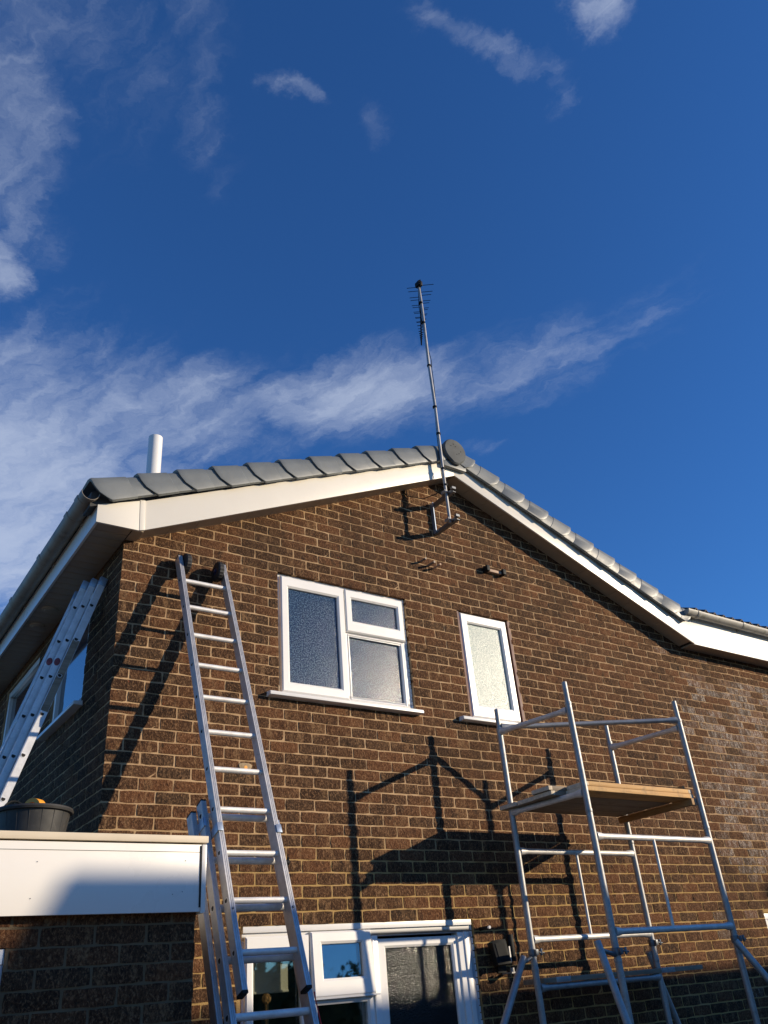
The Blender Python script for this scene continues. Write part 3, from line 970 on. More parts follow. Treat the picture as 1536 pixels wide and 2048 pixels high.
# old clay tiles over the right hand gutter: two rolls to a tile
def pan(k, row):
    m = MB()
    x0 = 6.19 + k * .165; y0 = -.235 + row * .30; z0 = 5.000 + row * .128
    pr_ = []
    for q in range(13):
        t = q / 12
        z = .036 * math.exp(-((t - .32) / .17) ** 2)
        pr_.append((x0 + .168 * t, z))
    rings = []
    for y, zz in ((y0, z0), (y0 + .34, z0 + .145)):
        rings.append([Vector((x, y, zz + z)) for x, z in pr_] + [Vector((x, y, zz + z - .016)) for x, z in pr_[::-1]])
    m.loft(rings)
    return m
t0 = [pan(0, 0).mesh('roof_tile', 'tile')]
for row in range(3):
    for k in range(20):
        o = link('roof_tile', t0[0], roof)
        o.location = (k * .165, row * .30 + random.uniform(-.006, .006), row * .128 + random.uniform(-.003, .003))
# vent pipe through the left slope
m = MB()
m.tube((.372, .60, 4.95), (.372, .60, 5.872), .0585, 28, cap=False)
m.tube((.372, .60, 5.872), (.372, .60, 5.60), .050, 28, cap=False)
ring = lambda r: [Vector((.372 + r * math.cos(2 * math.pi * k / 28), .60 + r * math.sin(2 * math.pi * k / 28), 5.872)) for k in range(28)]
m.loft([ring(.0585), ring(.050)], cap=False)
m.build('vent_pipe', 'upvc', house)

# ------------------------------------------------------------------ flat roofed extension
ext = thing('flat_roof_extension', 'flat roofed brick extension with deep white fascia at the lower left', 'extension', (-1.5, -.5, 0))
EY, EX = -1.185, .118
b = MB()
EW = (-1.50, -.68, .9, 1.905)
for x0, x1, z0, z1 in ((-3.2, EW[0], 0, 2.3), (EW[0], EW[1], 0, EW[2]), (EW[0], EW[1], EW[3], 2.3), (EW[1], EX - .004, 0, 2.3)):
    b.box(x0, x1, EY + .006, EY + .10, z0, z1)
b.box(EX - .10, EX - .006, EY + .10, -.003, 0, 2.3)
b.box(-3.2, -3.1, EY + .10, 4.0, 0, 2.3)
ew = b.build('wall', 'mortar_grey', ext, smooth=False)
places = []
ZE = 1.935
for n in range(-22, 5):
    z = ZE + (-n if False else n) * .0755 - .033
    ph = -.557 if n % 2 == 0 else -.557 + .1125
    x = ph - 12 * .225
    while x < EX:
        x0, x1 = x + .0045, min(x + .225 - .0045, EX)
        if x1 - x0 > .03 and x0 > -3.2:
            hs = [(EW[0], EW[1])] if EW[2] < z + BH - .012 and z + .012 < EW[3] else []
            for q0, q1 in cut((x0, x1), hs):
                dep = (.2145 if (q1 - q0) < .16 else .1025) if q1 > EX - .001 else 1
                v = in_view(((q0 + q1) / 2, EY, z))
                places.append((Matrix.Translation((q0, EY + random.uniform(-.0015, .0015), z)), (q1 - q0) / BL, dep, 1 if v and -60 < v[0] < 1600 and 1780 < v[1] < 2100 else 0, 0))
        x += .225
# return wall towards the house
ROTR = Matrix(((0, -1, 0, 0), (1, 0, 0, 0), (0, 0, 1, 0), (0, 0, 0, 1)))  # local x -> +y, local y -> -x
for n in range(-22, 5):
    z = ZE + n * .0755 - .033
    y = EY + (.1125 if n % 2 == 0 else .225)
    while y < -.02:
        y1 = min(y + .2145, -.003)
        if y1 - y > .03:
            places.append((Matrix.Translation((EX, y, z)) @ ROTR, (y1 - y) / BL, 1, 0, 0))
        y += .225
lay(ew, places, 'brickwork', 90)
FYE = EY - .055
b = MB(); b.box(-3.3, .112, FYE, FYE + .018, 2.012, 2.296)
fe = b.build('fascia', 'fascia', ext, bevel=.002)
MB().box(-3.3, .1115, FYE - .0025, FYE, 2.262, 2.263).build('seam', 'dark', fe)
for x, z in ((-.615, 2.215), (-.625, 2.075), (.035, 2.225), (.025, 2.095), (-.02, 2.085), (-1.2, 2.21)):
    MB().tube((x, FYE, z), (x, FYE - .002, z), .0022, 8).build('nail', 'steel', fe)
m = MB(); m.prism([(.1135, FYE - .004, 2.004), (.1365, FYE - .004, 2.010), (.1365, FYE - .004, 2.296), (.1135, FYE - .004, 2.296)], (0, .03, 0)); m.box(.122, .139, FYE + .026, -.002, 2.008, 2.296)
m.build('fascia_end', 'fascia', ext, bevel=.003)
m = MB(); m.box(.105, .1135, FYE - .003, FYE, 2.03, 2.29); m.build('gap_sealant', 'dark', ext)
b = MB(); b.box(-3.3, .142, FYE - .010, FYE + .05, 2.302, 2.333); b.box(.095, .142, FYE + .05, -.002, 2.302, 2.333)
b.build('roof_trim', 'cap', ext, bevel=.003)
b = MB(); b.box(-3.3, .094, FYE + .051, -.002, 2.25, 2.322); b.box(-3.3, -.002, .0, 4.0, 2.25, 2.322)
b.build('roof', 'felt', ext, smooth=False)
b = MB(); b.box(-3.3, .111, FYE + .018, EY + .004, 2.02, 2.03); b.build('soffit', 'soffit', ext)
b = MB(); frame_ring(b, EW[0] + .004, EW[1] - .002, EW[2], EW[3] - .004, .055, EY + .012, EY + .09)
we = b.build('window', 'upvc', ext, bevel=.003)
MB().box(EW[0] + .06, EW[1] - .06, EY + .045, EY + .055, EW[2] + .055, EW[3] - .06).build('pane', 'glass_plain', we, smooth=False)

# ------------------------------------------------------------------ ladder leaning on the gable
LP = Vector((.547, -.135, 4.206)); LD = Vector((0, -.3642, -.9313)).normalized(); LN = Vector((0, .9313, -.3642)).normalized()
SP = .2527
def LT(x, t, n): return LP + Xv * x + LD * t + LN * n
lad = thing('ladder', 'tall silver triple extension ladder with rubber wheels leaning on the gable wall', 'ladder', (.547, -1.78, 0))
def stile(parent, T, x0, x1, t0, t1, n0, n1, m='alu', front=-1):
    """box section with two shallow grooves along its front edge"""
    w = x1 - x0; g = .0022
    nf = n0 if front < 0 else n1
    nb = n1 if front < 0 else n0
    dd = g * (-front)
    pts = [(x0, nb), (x0, nf)]
    for u in (.30, .62):
        pts += [(x0 + w * u, nf), (x0 + w * (u + .02), nf + dd), (x0 + w * (u + .10), nf + dd), (x0 + w * (u + .12), nf)]
    pts += [(x1, nf), (x1, nb)]
    b = MB(); b.loft([[T(x, t, n) for x, n in pts] for t in (t0, t1)])
    return b.build('stile', m, parent, angle=20)
def rung(parent, T, x0, x1, t, n, m='rung', r=.0165, hole='black'):
    b = MB()
    prof = []
    for k in range(16):
        a = 2 * math.pi * k / 16
        u, v = r * math.cos(a), r * math.sin(a) * 1.05
        if v < -r * .55: v = -r * .55      # flat tread on the upper side
        prof.append((u, v))
    b.loft([[T(x, t + v, n + u) for u, v in prof] for x in (x0, x1)], cap=False)
    for x, s in ((x0, 1), (x1, -1)):
        b.loft([[T(x, t + v, n + u) for u, v in prof], [T(x, t + v * .80, n + u * .80) for u, v in prof], [T(x + s * .03, t + v * .80, n + u * .80) for u, v in prof]], cap=False)
    o = b.build('rung', m, parent, angle=40)
    c = MB(); c.loft([[T(x, t + v * .79, n + u * .79) for u, v in prof] for x in (x0 + .0006, x1 - .0006)])  # dark discs just inside the ends paint in the shade of the hollow rung
    c.build('hollow_shade', 'dark', o)
    return o
SECT = [(.1805, -.226, 2.716, 0.0), (.222, 1.690, 4.20, .070), (.254, 1.720, 4.42, .140)]
for si, (hw, t0_, t1_, off) in enumerate(SECT):
    for s in (-1, 1):
        xa, xb = (s * hw, s * (hw - .028)) if s < 0 else (hw - .028, hw)
        st = stile(lad, LT, xa, xb, t0_ + .006, t1_ - .008, off - .0325, off + .0325)
        c2 = MB()
        def bx(m_, x0, x1, a, e, n0, n1):
            m_.v += [tuple(LT(x, t, n)) for n in (n0, n1) for t in (a, e) for x in (x0, x1)]
            i = len(m_.v) - 8
            for q in ((0, 2, 3, 1), (4, 5, 7, 6), (0, 1, 5, 4), (2, 6, 7, 3), (0, 4, 6, 2), (1, 3, 7, 5)):
                m_.f.append(tuple(i + k for k in q)); m_.mi.append(0)
        bx(c2, xa - .001, xb + .001, t0_ - .003, t0_ + .0055, off - .0335, off + .0335)
        c2.build('end_cap', 'black', st, bevel=.0015)
        c3 = MB(); bx(c3, xa - .001, xb + .001, t1_ - .0075, t1_ + .006, off - .0335, off + .0335)
        c3.build('end_cap', 'black', st, bevel=.0015)
    if si == 2: continue
    k0 = 0 if si == 0 else 7
    for k in range(k0, 18):
        t = k * SP
        if t > t1_ - .08 or t < t0_ + .04: continue
        rung(lad, LT, -hw - .001, hw + .001, t, off, r=.0165 if si == 0 else .019)
# guide brackets holding the fly section
for s in (-1, 1):
    m = MB(); hw = SECT[0][0]
    bx(m, s * (hw + .004) if s > 0 else -hw - .004 - .004, s * (hw + .008) if s > 0 else -hw - .004, 1.872, 1.918, -.040, .075)
    bx(m, -hw - .008 if s < 0 else hw - .022, -hw + .022 if s < 0 else hw + .008, 1.872, 1.918, -.0405, -.0345)
    m.build('guide_bracket', 'blue_steel', lad, bevel=.001)
    m = MB(); hw = SECT[1][0]
    bx(m, s * (hw + .001) if s > 0 else -hw - .005, s * (hw + .005) if s > 0 else -hw - .001, 1.80, 1.85, .030, .145)
    bx(m, -hw - .005 if s < 0 else hw - .012, -hw + .012 if s < 0 else hw + .005, 1.80, 1.85, .0295, .0365)
    m.build('guide_bracket', 'blue_steel', lad, bevel=.001)
    m = MB(); x = s * (SECT[0][0] - .014)
    m.tube(LT(x, 2.33, -.0325), LT(x, 2.33, -.037), .006, 10); m.build('rivet', 'steel', lad)
# locking hook on the right stile
m = MB(); x = SECT[1][0]
m.tube(LT(x, 2.035, .06), LT(x + .03, 2.035, .06), .013, 12); m.tube(LT(x + .026, 2.01, .05), LT(x + .03, 2.05, .085), .007, 8)
m.build('locking_hook', 'black', lad)
# wall wheels at the head
for x, wy, wz in ((-.122, -.079, 4.368), (.124, -.079, 4.356)):
    c = Vector((LP.x + x, wy, wz))
    m = MB(); hw = .024
    pr_ = [(-hw, .030), (-hw, .058), (-hw * .85, .069), (-hw * .5, .075), (hw * .5, .075), (hw * .85, .069), (hw, .058), (hw, .030)]
    n = 44
    rings = []
    for q in range(n + 1):
        a = 2 * math.pi * q / n
        tread = 1.0 if q % 2 else .955
        rings.append([c + Xv * u + (Yv * math.cos(a) + Zv * math.sin(a)) * (r * (tread if r > .065 else 1)) for u, r in pr_])
    m.loft(rings, cap=False)
    w_ = m.build('wheel', 'rubber', lad, angle=30)
    h = MB(); h.tube(c - Xv * .019, c + Xv * .019, .042, 20); h.tube(c - Xv * .030, c + Xv * .030, .014, 14)
    h.build('wheel_hub', 'blue_plastic', w_, bevel=.003)
for s in (-1, 1):
    m = MB(); x = s * .252
    m.box(LP.x + x - .03, LP.x + x + .03, -1.86, -1.74, .004, .05); m.build('foot', 'rubber', lad, bevel=.008)
    m = MB(); m.tube(LT(s * .241, 4.38, .14), Vector((LP.x + s * .25, -1.80, .04)), .013, 10); m.build('foot_stem', 'alu', lad)
rc_ = MB(); rc_.path([LT(.226, 2.715, .03), LT(.234, 2.75, .045), LT(.226, 2.80, .03), LT(.236, 2.84, .045), LT(.222, 2.88, .02)], .003)
tag(rc_.build('cord', 'redcord'), 'short red cord tied to the right stile of the tall ladder', 'cord')

# ------------------------------------------------------------------ second ladder, leaning on the shaded side wall
s2 = 1.094
P2 = CP + (Vector((-.2192, -.1742, 3.891)) - CP) * s2
D2 = Vector((-.0708, 0, -.2398)).normalized(); N2 = Vector((-.9591, 0, .2832)).normalized()
SP2 = .25 * s2
def L2(x, t, n): return P2 + Yv * x + D2 * t + N2 * n
lad2 = thing('ladder', 'scuffed folded triple ladder with red paint marks leaning on the shaded side wall', 'ladder', (-.62, .4, 2.33))
TB = 1.93
for si, (off, y0, top) in enumerate(((0.0, 0.0, -.225), (.045, .045, -.21), (.0855, .09, -.19))):
    W2 = .40 - 2 * y0
    for s in (0, 1):
        xa = y0 if s == 0 else .40 - y0 - .026
        b = MB()
        n0, n1 = off - (.029 if si == 0 else .0215), off + .0215
        pts = [(xa, n0), (xa, n1 - .006), (xa + .004, n1), (xa + .022, n1), (xa + .026, n1 - .006), (xa + .026, n0)]
        b.loft([[L2(x, t, n) for x, n in pts] for t in (top, TB)])
        st = b.build('stile', 'alu_old', lad2, angle=20)
        c = MB(); pts2 = [(xa - .0012, n0 - .001), (xa - .0012, n1 + .001), (xa + .0272, n1 + .001), (xa + .0272, n0 - .001)]
        c.loft([[L2(x, t, n) for x, n in pts2] for t in (top - .01, top + .055)]); c.build('end_cap', 'blue_steel', st, bevel=.002)
        if s == 0 and si > 0:
            m = MB(); m.loft([[L2(xa - .0006, .45 + .028 * math.sin(a), off + .019 * math.cos(a)) for a in (2 * math.pi * k / 14 for k in range(14))], [L2(xa - .0014, .45 + .026 * math.sin(a), off + .017 * math.cos(a)) for a in (2 * math.pi * k / 14 for k in range(14))]])
            m.build('paint_mark', 'redpaint', st)
    for k in range(0, 7):
        rung(lad2, L2, y0 - .002, .40 - y0 + .002, k * SP2 + si * .011, off, m='alu_old', r=.0155)
m = MB()
m.loft([[L2(x, t, n) for x, n in ((.100, .112), (.100, .118), (.125, .118), (.125, .112))] for t in (.02, 1.9)]); m.build('side_rail', 'alu_old', lad2)
for k, t in enumerate((.30, .62)):
    m = MB(); m.loft([[L2(x, t_, n) for x, n in ((-.0012, -.027), (-.0012, .019), (.0, .019), (.0, -.027))] for t_ in (t - .02, t + .30 - .12 * k)])
    m.build('reflective_label', 'wood_grey', lad2)

# ------------------------------------------------------------------ tub and what is in it
tub = thing('bucket', 'dusty black rubber bucket standing on the flat roof edge', 'bucket', (-.505, -.60, 2.322))
m = MB()
cx, cy = -.505, -.60
def cring(r, z, n=40, wob=0): return [Vector((cx + (r + wob * math.sin(3 * a)) * math.cos(a), cy + (r + wob * math.sin(3 * a)) * math.sin(a), z)) for a in (2 * math.pi * k / n for k in range(n))]
m.loft([cring(.135, 2.324), cring(.150, 2.40), cring(.164, 2.49), cring(.170, 2.535), cring(.162, 2.535), cring(.150, 2.44), cring(.128, 2.34)])
m.build('body', 'bucket', tub)
m = MB(); m.loft([cring(.168, 2.528), cring(.183, 2.530), cring(.187, 2.540), cring(.183, 2.549), cring(.166, 2.550), cring(.161, 2.540)], cap=False); m.build('rim', 'bucket', tub)
for k in range(9):
    a = R(190 + 20 * k)
    m = MB(); u = Vector((math.cos(a), math.sin(a), 0))
    m.tube(Vector((cx, cy, 2.33)) + u * .1365, Vector((cx, cy, 2.525)) + u * .1685, .0022, 6); m.build('rib', 'bucket', tub)
m = MB()
def tring(y): return [Vector((-.50 + .048 * math.cos(a), y, 2.552 + .048 * math.sin(a))) for a in (2 * math.pi * k / 28 for k in range(28))]
def tr2(y, r): return [Vector((-.50 + r * math.cos(a), y, 2.545 + r * math.sin(a))) for a in (2 * math.pi * k / 28 for k in range(28))]
rotq = Matrix.Translation((-.50, -.62, 2.55)) @ Matrix.Rotation(R(-55), 4, 'Z') @ Matrix.Translation((.50, .62, -2.55))
m.loft([tr2(-.66, .036), tr2(-.66, .056), tr2(-.615, .056), tr2(-.615, .036), tr2(-.66, .036)], cap=False)
m.v = [tuple(rotq @ Vector(p)) for p in m.v]
tag(m.build('tape_roll', 'orange'), 'orange roll poking out of the black bucket', 'tape roll')
m = MB(); m.path([(-.60 + .05 * math.cos(a), -.60 + .02 * math.sin(a), 2.535 + .06 * math.sin(a)) for a in (math.pi * k / 10 for k in range(11))], .006, 8)
tag(m.build('cable_loop', 'black'), 'loop of dark cable standing up in the black bucket', 'cable')

# ------------------------------------------------------------------ scaffold tower
tow = thing('scaffold_tower', 'galvanised tube scaffold tower standing in front of the gable wall', 'scaffold', (3.6, -.7, 0))
TR = .0225
PA, PB, PC, PD = (2.938, -.349), (2.987, -1.052), (4.198, -.345), (4.248, -1.042)
ZT = 3.505
def seg(name, p, q, r=TR, m='galv', n=16): return MB().tube(p, q, r, n).build(name, m, tow)
for (x, y), jz in ((PA, 2.56), (PB, 2.60), (PC, 2.54), (PD, 2.525)):
    o = seg('standard', (x, y, .02), (x, y, ZT - .15), TR)
    MB().tube((x, y, ZT - .15), (x, y, ZT), .0195, 14, cap=False).build('spigot', 'galv', o)
    MB().tube((x, y, ZT), (x, y, ZT - .2), .0165, 14, cap=False).build('spigot', 'dark', o)
    for z in (jz, 1.70, ZT - .16):
        MB().tube((x, y, z - .012), (x, y, z + .012), .0245, 16).build('collar', 'galv', o, bevel=.002)
    MB().tube((x, y, .004), (x, y, .03), .07, 20, .05).build('base_plate', 'steel', tow)
def frame_rail(p, q, m='galv_light'):
    p, q = Vector(p), Vector(q); d = (q - p).normalized()
    b = MB(); n = 14
    a = d.orthogonal().normalized(); c = d.cross(a)
    L = (q - p).length
    rings = []
    for t, r in ((.018, .028), (.05, .0265), (.09, .0195), (L - .09, .0195), (L - .05, .0265), (L - .018, .028)):
        rings.append([p + d * t + (a * math.cos(2 * math.pi * k / n) + c * math.sin(2 * math.pi * k / n)) * r for k in range(n)])
    b.loft(rings)
    return b.build('rail', m, tow)
for (p, q) in ((PB, PD), (PA, PC)):
    dz = .018 if p is PA else 0
    for z in (2.437 + dz, 1.862 + dz, .62):
        frame_rail((p[0], p[1], z), (q[0], q[1], z))
    x = p[0] + (q[0] - p[0]) * .478; y = p[1]
    seg('upright', (x, y, 1.862 + dz), (x, y, 2.437 + dz), .0115, 'galv_light', 10)
frame_rail((PA[0], PA[1], 1.588), (PC[0], PC[1], 1.588), 'galv')
frame_rail((PA[0], PA[1], 3.325), (PB[0], PB[1], 3.300))
frame_rail((PC[0], PC[1], 3.305), (PD[0], PD[1], 3.290))
frame_rail((PA[0], PA[1], 3.363), (PD[0], PD[1], 3.352), 'galv')
for z in (2.722,):
    frame_rail((PA[0], PA[1], z), (PB[0], PB[1], z))
    frame_rail((PC[0], PC[1], z), (PD[0], PD[1], z))
def clamp(x, y, z, side=1):
    b = MB()
    b.tube((x, y, z - .022), (x, y, z + .022), .030, 16)
    b.box(x - .012, x + .012, y - .048, y - .026, z - .018, z + .018)
    b.tube((x + side * .025, y - .035, z), (x + side * .075, y - .035, z - .006), .006, 8)
    b.tube((x + side * .048, y - .035, z - .02), (x + side * .048, y - .035, z + .02), .009, 8)
    b.tube((x + side * .055, y - .015, z + .014), (x + side * .075, y - .015, z + .02), .005, 8)
    b.build('clamp', 'steel', tow, bevel=.0015)
for (x, y), z in ((PA, 1.80), (PB, 1.75), (PC, 1.815), (PD, 1.778)): clamp(x, y, z)
# stabiliser legs
for p, q, post, z in (((2.801, -.40, 1.775), (1.38, -.65, .03), PA, 1.80), ((2.781, -1.10, 1.81), (2.616, -1.721, .03), PB, 1.75), ((4.185, -1.085, 1.765), (4.762, -1.918, .03), PD, 1.778), ((4.165, -.315, 1.76), (4.857, -.227, .03), PC, 1.815)):
    sg_ = seg('stabiliser', p, q)
    p, q = Vector(p), Vector(q)
    d_ = (q - p).normalized()
    MB().tube(Vector((post[0], post[1], z - .02)), p + d_ * .05, .014, 10).build('coupler', 'steel', sg_)
# boards
def board3(name, x0, x1, y0, y1, z0, m, label, grp=None, ends=True, roll=0):
    b = MB(); b.box(x0, x1, y0, y1, z0, z0 + .0315)
    o = thing(name, label, 'board', ((x0 + x1) / 2, (y0 + y1) / 2, z0), grp)
    b.build('plank', m, o, bevel=.003)
    if ends:
        for xa, xb in ((x0 - .0012, x0 + .035), (x1 - .035, x1 + .0012)):
            e = MB(); e.box(xa, xb, y0 - .0012, y1 + .0012, z0 + .002, z0 + .0295); e.build('end_band', 'pine_end', o, bevel=.002)
    return o
ZB = 2.745
G = 'boards on the tower platform'
board3('scaffold_board', 3.020, 4.214, -1.022, -.845, ZB, 'pine', 'lower pine board along the front edge of the tower platform', G)
board3('scaffold_board', 3.035, 4.205, -1.022, -.845, ZB + .0325, 'pine', 'upper pine board along the front edge of the tower platform', G)
board3('scaffold_board', 2.880, 4.17, -.838, -.660, ZB, 'wood_grey', 'platform board behind the front edge board', G)
board3('scaffold_board', 2.865, 4.10, -.836, -.662, ZB + .0325, 'wood_grey', 'upper platform board with its end jutting out at the left', G)
board3('scaffold_board', 2.890, 4.17, -.652, -.475, ZB, 'wood_grey', 'platform board second from the wall', G)
board3('scaffold_board', 2.880, 4.17, -.466, -.290, ZB, 'wood_grey', 'platform board nearest the wall', G)
b = MB(); b.box(4.172, 4.206, -1.03, -.29, 2.695, 2.744)
tag(b.build('batten', 'wood_y', bevel=.002), 'pine batten nailed across under the right end of the platform', 'batten')
b = MB(); b.box(4.165, 4.195, -.98, -.45, ZB + .066, ZB + .100)
tag(b.build('batten', 'wood_y', bevel=.002), 'pine batten lying across the top right end of the platform', 'batten')
o = board3('scaffold_board', 2.985, 4.70, -.372, -.16, 1.612, 'wood_grey', 'weathered low board beside the wall behind the tower legs', None, False)
for xa, xb in ((3.10, 3.24), (4.20, 4.36)):
    e = MB(); e.box(xa, xb, -.3735, -.20, 1.6105, 1.645); e.build('metal_band', 'galv', o, bevel=.002)

# ------------------------------------------------------------------ aerial
aer = thing('tv_aerial', 'tall thin aerial mast with a log periodic aerial on a gable wall bracket', 'aerial', (2.80, -.25, 5.25))
AX, AY = 2.806, -.252
m = MB(); m.path([(AX, AY, 5.22), (AX, AY, 5.7), (AX + .006, AY, 6.2), (AX + .012, AY, 6.55), (AX + .004, AY, 7.05), (AX + .016, AY, 7.6), (AX + .018, AY, 7.9), (AX + .012, AY, 8.18)], .0145, 14)
mast = m.build('mast', 'galv', aer)
m = MB()
pts = []
for k in range(60):
    t = k / 59
    z = 5.55 + 2.6 * t
    a = .9 + 1.4 * math.sin(t * 9)
    r = .019 + .010 * max(0, math.sin(t * 23)) ** 2
    bx_ = .006 + .012 * t
    pts.append((AX + bx_ + r * math.cos(a), AY + r * math.sin(a), z))
m.path(pts, .0038, 6); m.build('cable', 'black', aer)
for z in (5.62, 5.80, 6.20, 6.52, 7.04, 7.62, 7.90):
    MB().tube((AX + .007, AY, z - .009), (AX + .007, AY, z + .009), .0215, 14).build('cable_tie', 'black', mast)
m = MB(); m.path([(AX, AY + .02, 5.60), (AX - .06, -.18, 5.545), (AX - .14, -.08, 5.525), (AX - .26, -.012, 5.56), (AX - .30, -.008, 5.60)], .004, 6); m.build('cable', 'black', aer)
# bracket: wall plate with two arms
m = MB(); m.box(2.815, 2.852, -.006, -.001, 5.235, 5.555); m.box(2.815, 2.820, -.040, -.006, 5.235, 5.555); m.build('wall_plate', 'blue_steel', aer)
for z in (5.245, 5.535):
    m = MB(); y1 = -.325
    m.box(2.830, 2.836, y1, -.007, z - .018, z + .018); m.box(2.8365, 2.862, y1, -.007, z - .018, z - .012); m.build('arm', 'steel', aer)
    m = MB(); m.tube((AX - .03, AY + .022, z), (AX + .05, AY + .022, z), .005, 8); m.tube((AX - .03, AY - .022, z), (AX + .05, AY - .022, z), .005, 8)
    m.box(AX - .034, AX - .028, AY - .03, AY + .03, z - .014, z + .014)
    m.build('u_bolt', 'galv', aer)
    m = MB(); m.box(2.80, 2.84, y1 - .03, y1, z - .006, z + .016); m.build('arm_end', 'steel', aer)
# log periodic head
b0 = Vector((AX + .01, AY - .03, 8.15)); bd = Vector((.604, .797, -.01)).normalized(); bs = Vector((.797, -.604, 0)).normalized()
m = MB(); m.tube(b0 - bd * .06, b0 + bd * .93, .0075, 8); m.tube(b0 - bd * .06 - Zv * .022, b0 + bd * .93 - Zv * .022, .0075, 8)
m.build('boom', 'black', aer)
t = 0.02; L = .145; k = 0
while t < .92:
    s = 1 if k % 2 == 0 else -1
    for dz, sg in ((0, s), (-.022, -s)):
        p = b0 + bd * t - Zv * (-dz)
        p = b0 + bd * t + Zv * dz
        MB().tube(p, p + bs * sg * L, .0035, 6).build('element', 'black', aer)
    t += .085 * (L / .145) * .82 + .006
    L *= .905; k += 1
m = MB(); m.box(AX - .018, AX + .034, AY - .045, AY + .025, 8.13, 8.19); m.build('mast_clamp', 'black', aer, bevel=.006)

# ------------------------------------------------------------------ small things on the wall
def stub(name, x, z, L, r, m, label, cat, dx=0, grp=None):
    b = MB(); b.tube((x, .01, z), (x + dx, -L, z - .004), r, 8)
    return tag(b.build(name, m), label, cat, grp)
stub('wall_stub', 2.62, 4.905, .085, .010, 'rustpeg', 'leftmost of three grey stubs poking from the wall under the aerial', 'metal stub', grp='stubs under the aerial')
stub('wall_stub', 2.705, 4.885, .095, .011, 'rustpeg', 'middle of three grey stubs poking from the wall under the aerial', 'metal stub', grp='stubs under the aerial')
stub('wall_stub', 2.765, 4.872, .10, .010, 'pinkpeg', 'pale rightmost of three stubs poking from the wall under the aerial', 'metal stub', grp='stubs under the aerial')
hb = thing('wall_hook', 'small pale cable holder between two dark lugs high on the wall', 'wall hook', (3.47, 0, 4.98))
MB().box(3.395, 3.56, -.035, -.002, 4.965, 4.992).build('plate', 'pinkpeg', hb, bevel=.003)
for x in (3.375, 3.575): MB().box(x - .018, x + .018, -.065, -.001, 4.955, 5.01).build('lug', 'black', hb, bevel=.004)
m = MB()
m.loft([[Vector((.935 + r * math.cos(a) * (1 + .25 * math.sin(3 * a)), y, 3.0 + r * .9 * math.sin(a) * (1 + .2 * math.cos(2 * a)))) for a in (2 * math.pi * k / 18 for k in range(18))] for r, y in ((.046, .004), (.042, -.004), (.025, -.007))])
tag(m.build('filled_hole', 'patch', angle=50), 'pale crumbly mortar patch in the brickwork beside the ladder', 'patch')
m = MB(); m.tube((.935, -.003, 3.0), (.935, -.0085, 3.0), .012, 12)
tag(m.build('plug', 'orange'), 'yellow plug in the mortar patch beside the ladder', 'plug')
sl = thing('security_light', 'black security floodlight with sensor on the wall beside the tower', 'lamp', (2.93, 0, 1.80))
m = MB(); m.box(2.90, 2.98, -.012, -.001, 1.70, 1.86); m.build('back_plate', 'black', sl, bevel=.003)
m = MB(); T = lambda v: Vector((2.885, -.075, 1.815)) + Matrix.Rotation(R(-14), 3, 'X') @ Matrix.Rotation(R(-12), 3, 'Z') @ v
m.box(-.06, .04, -.04, .03, -.07, .075, T); m.box(-.066, .046, -.046, -.04, -.078, .083, T); m.build('lamp_head', 'black', sl, bevel=.004)
m = MB(); m.box(-.045, .025, -.050, -.0465, -.05, .06, T); m.build('lamp_glass', 'black', sl)
m = MB(); m.tube((2.985, -.085, 1.765), (2.985, -.085, 1.935), .026, 20); m.build('sensor', 'black', sl, bevel=.004)
m = MB(); m.tube((2.955, -.10, 1.70), (2.955, -.10, 1.725), .016, 12); m.box(2.935, 2.975, -.115, -.012, 1.69, 1.70); m.build('bracket', 'galv', sl)
m = MB(); m.box(2.952, 2.962, -.10, -.092, 1.76, 1.86); m.build('cable_cover', 'upvc', sl)
pt = thing('outside_tap', 'small pipe stub with a white tip beside the door frame', 'pipe', (2.80, 0, 2.0))
m = MB(); m.tube((2.795, .01, 1.985), (2.775, -.11, 1.985), .012, 12); m.build('pipe', 'black', pt)
m = MB(); m.tube((2.775, -.112, 1.985), (2.772, -.13, 1.985), .010, 12); m.build('tip', 'upvc', pt)
# little ornament on the inner window ledge
m = MB()
for k in range(40):
    v = Vector((random.gauss(0, 1), random.gauss(0, 1), random.gauss(0, 1))).normalized() * .018 + Vector((1.165, .16, 1.665))
    r = .014
    m.loft([[v + Vector((r * math.sin(ph) * math.cos(a), r * math.sin(ph) * math.sin(a), r * math.cos(ph))) for a in (2 * math.pi * q / 8 for q in range(8))] for ph in (.3, 1.0, 1.57, 2.1, 2.8)])
m.tube((1.165, .16, 1.40), (1.165, .16, 1.655), .012, 8)
tag(m.build('ornament', 'ginger'), 'round ginger ornament standing inside the ground floor window', 'ornament')

# ------------------------------------------------------------------ unseen surroundings behind the camera, hedge added for dark reflections
nb = thing('neighbouring_house', 'neighbouring gabled house across the garden casting the low shadow', 'house', (19, -9, 0))
NX0, NX1, NY, NZ, EZ, HD = 8.57, 30.0, -9.0, 5.63, 1.95, 2.2
b = MB(); b.prism([(NX0 + .25, NY - HD + .3, 0), (NX0 + .25, NY + HD - .3, 0), (NX0 + .25, NY + HD - .3, EZ + .1), (NX0 + .25, NY, NZ - .25), (NX0 + .25, NY - HD + .3, EZ + .1)], (NX1 - NX0 - .5, 0, 0))
b.build('wall', 'render', nb, smooth=False)
b = MB()
for s in (-1, 1):
    b.prism([(NX0, NY, NZ), (NX0, NY, NZ - .16), (NX0, NY + s * HD, EZ - .16), (NX0, NY + s * HD, EZ)], (NX1 - NX0, 0, 0))
rf = b.build('roof', 'tile', nb, smooth=False)
b = MB(); b.box(17.32, 18.1, NY - .3, NY + .3, NZ - .5, NZ + .68); b.box(17.28, 18.14, NY - .34, NY + .34, NZ + .68, NZ + .76)
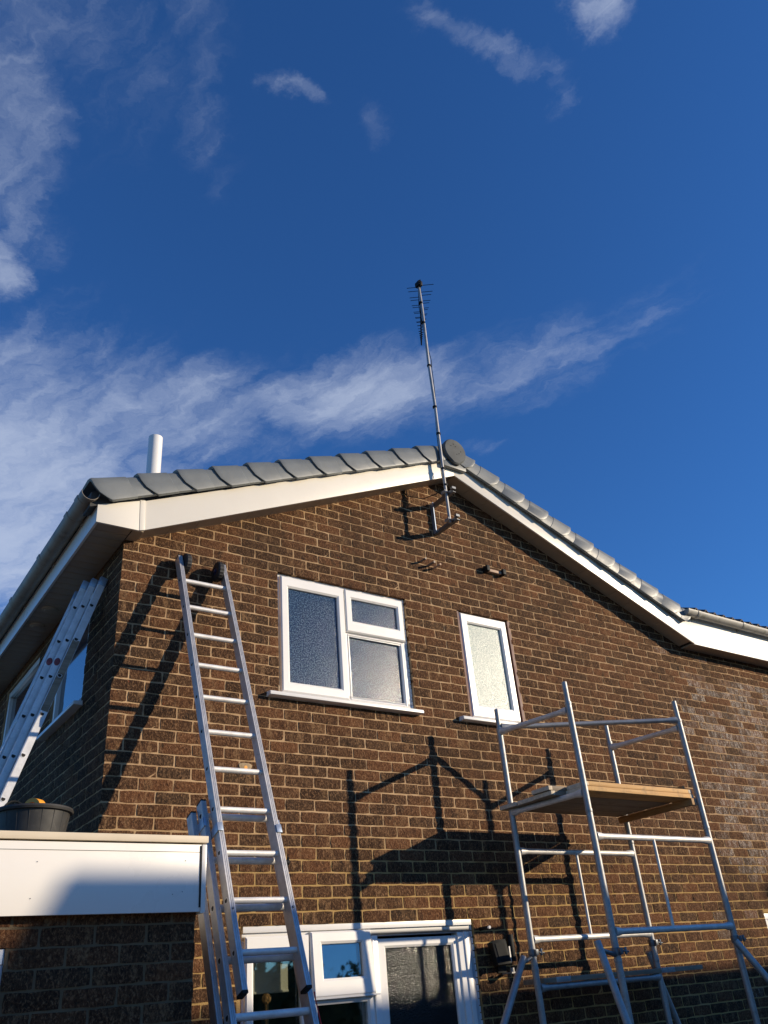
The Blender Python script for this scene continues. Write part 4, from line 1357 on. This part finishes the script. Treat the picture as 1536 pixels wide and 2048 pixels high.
b.build('chimney', 'mortar', rf, smooth=False)
for k in range(5):
    b = MB(); x = 10.5 + k * 3.8
    b.box(x, x + 1.6, NY + HD - .32, NY + HD - .26, .7, 1.7); w_ = b.build('window', 'upvc', nb)
    MB().box(x + .08, x + 1.52, NY + HD - .265, NY + HD - .25, .78, 1.62).build('pane', 'glass_plain', w_, smooth=False)
hd = MB()  # hedge put out of view so the clear panes reflect something dark
rh = random.Random(5)
for k in range(4200):
    p = Vector((rh.uniform(-6, 34), -24 + rh.uniform(-.5, .7), rh.uniform(.05, 1) ** .7 * (3.0 + .25 * math.sin(k))))
    u = Vector((rh.gauss(0, 1), rh.gauss(0, 1), rh.gauss(0, 1))).normalized() * .24; w = u.orthogonal().normalized() * .15
    hd.quad(p - u, p + w, p + u, p - w)
hd.box(-6, 34, -24.4, -23.7, 0, 2.7)
tag(hd.build('reflection_hedge', 'leaf', smooth=False), 'long hedge added out of view to darken the pane reflections', 'hedge')
def tree(x, y, h, r, label, seed):
    rnd = random.Random(seed)
    t = thing('garden_tree', label, 'tree', (x, y, 0), 'trees beyond the garden')
    m = MB(); m.tube((x, y, 0), (x, y, h * .55), .22, 10, .12)
    for k in range(7):
        a = rnd.uniform(0, 6.28); z = h * rnd.uniform(.3, .6)
        m.tube((x, y, z), (x + r * .7 * math.cos(a), y + r * .7 * math.sin(a), z + h * .3), .06, 6, .02)
    m.build('trunk', 'bark', t)
    c = MB()
    for k in range(900):
        a, z, q = rnd.uniform(0, 6.28), rnd.uniform(-1, 1), rnd.random() ** .4
        rr = r * q * math.sqrt(1 - z * z) * (1 + .25 * math.sin(3 * a + 4 * z))
        p = Vector((x + rr * math.cos(a), y + rr * math.sin(a), h * .62 + h * .38 * z * q))
        u = Vector((rnd.gauss(0, 1), rnd.gauss(0, 1), rnd.gauss(0, 1))).normalized() * .22; w = u.orthogonal().normalized() * .12
        c.quad(p - u, p + w, p + u, p - w)
    c.build('crown', 'leaf', t, smooth=False)
tree(27.0, -40, 9.3, 3.0, 'leafy garden tree left of the neighbouring house, nearest of the two', 1)
tree(33.5, -47, 9.8, 3.4, 'leafy garden tree left of the neighbouring house, farther of the two', 2)
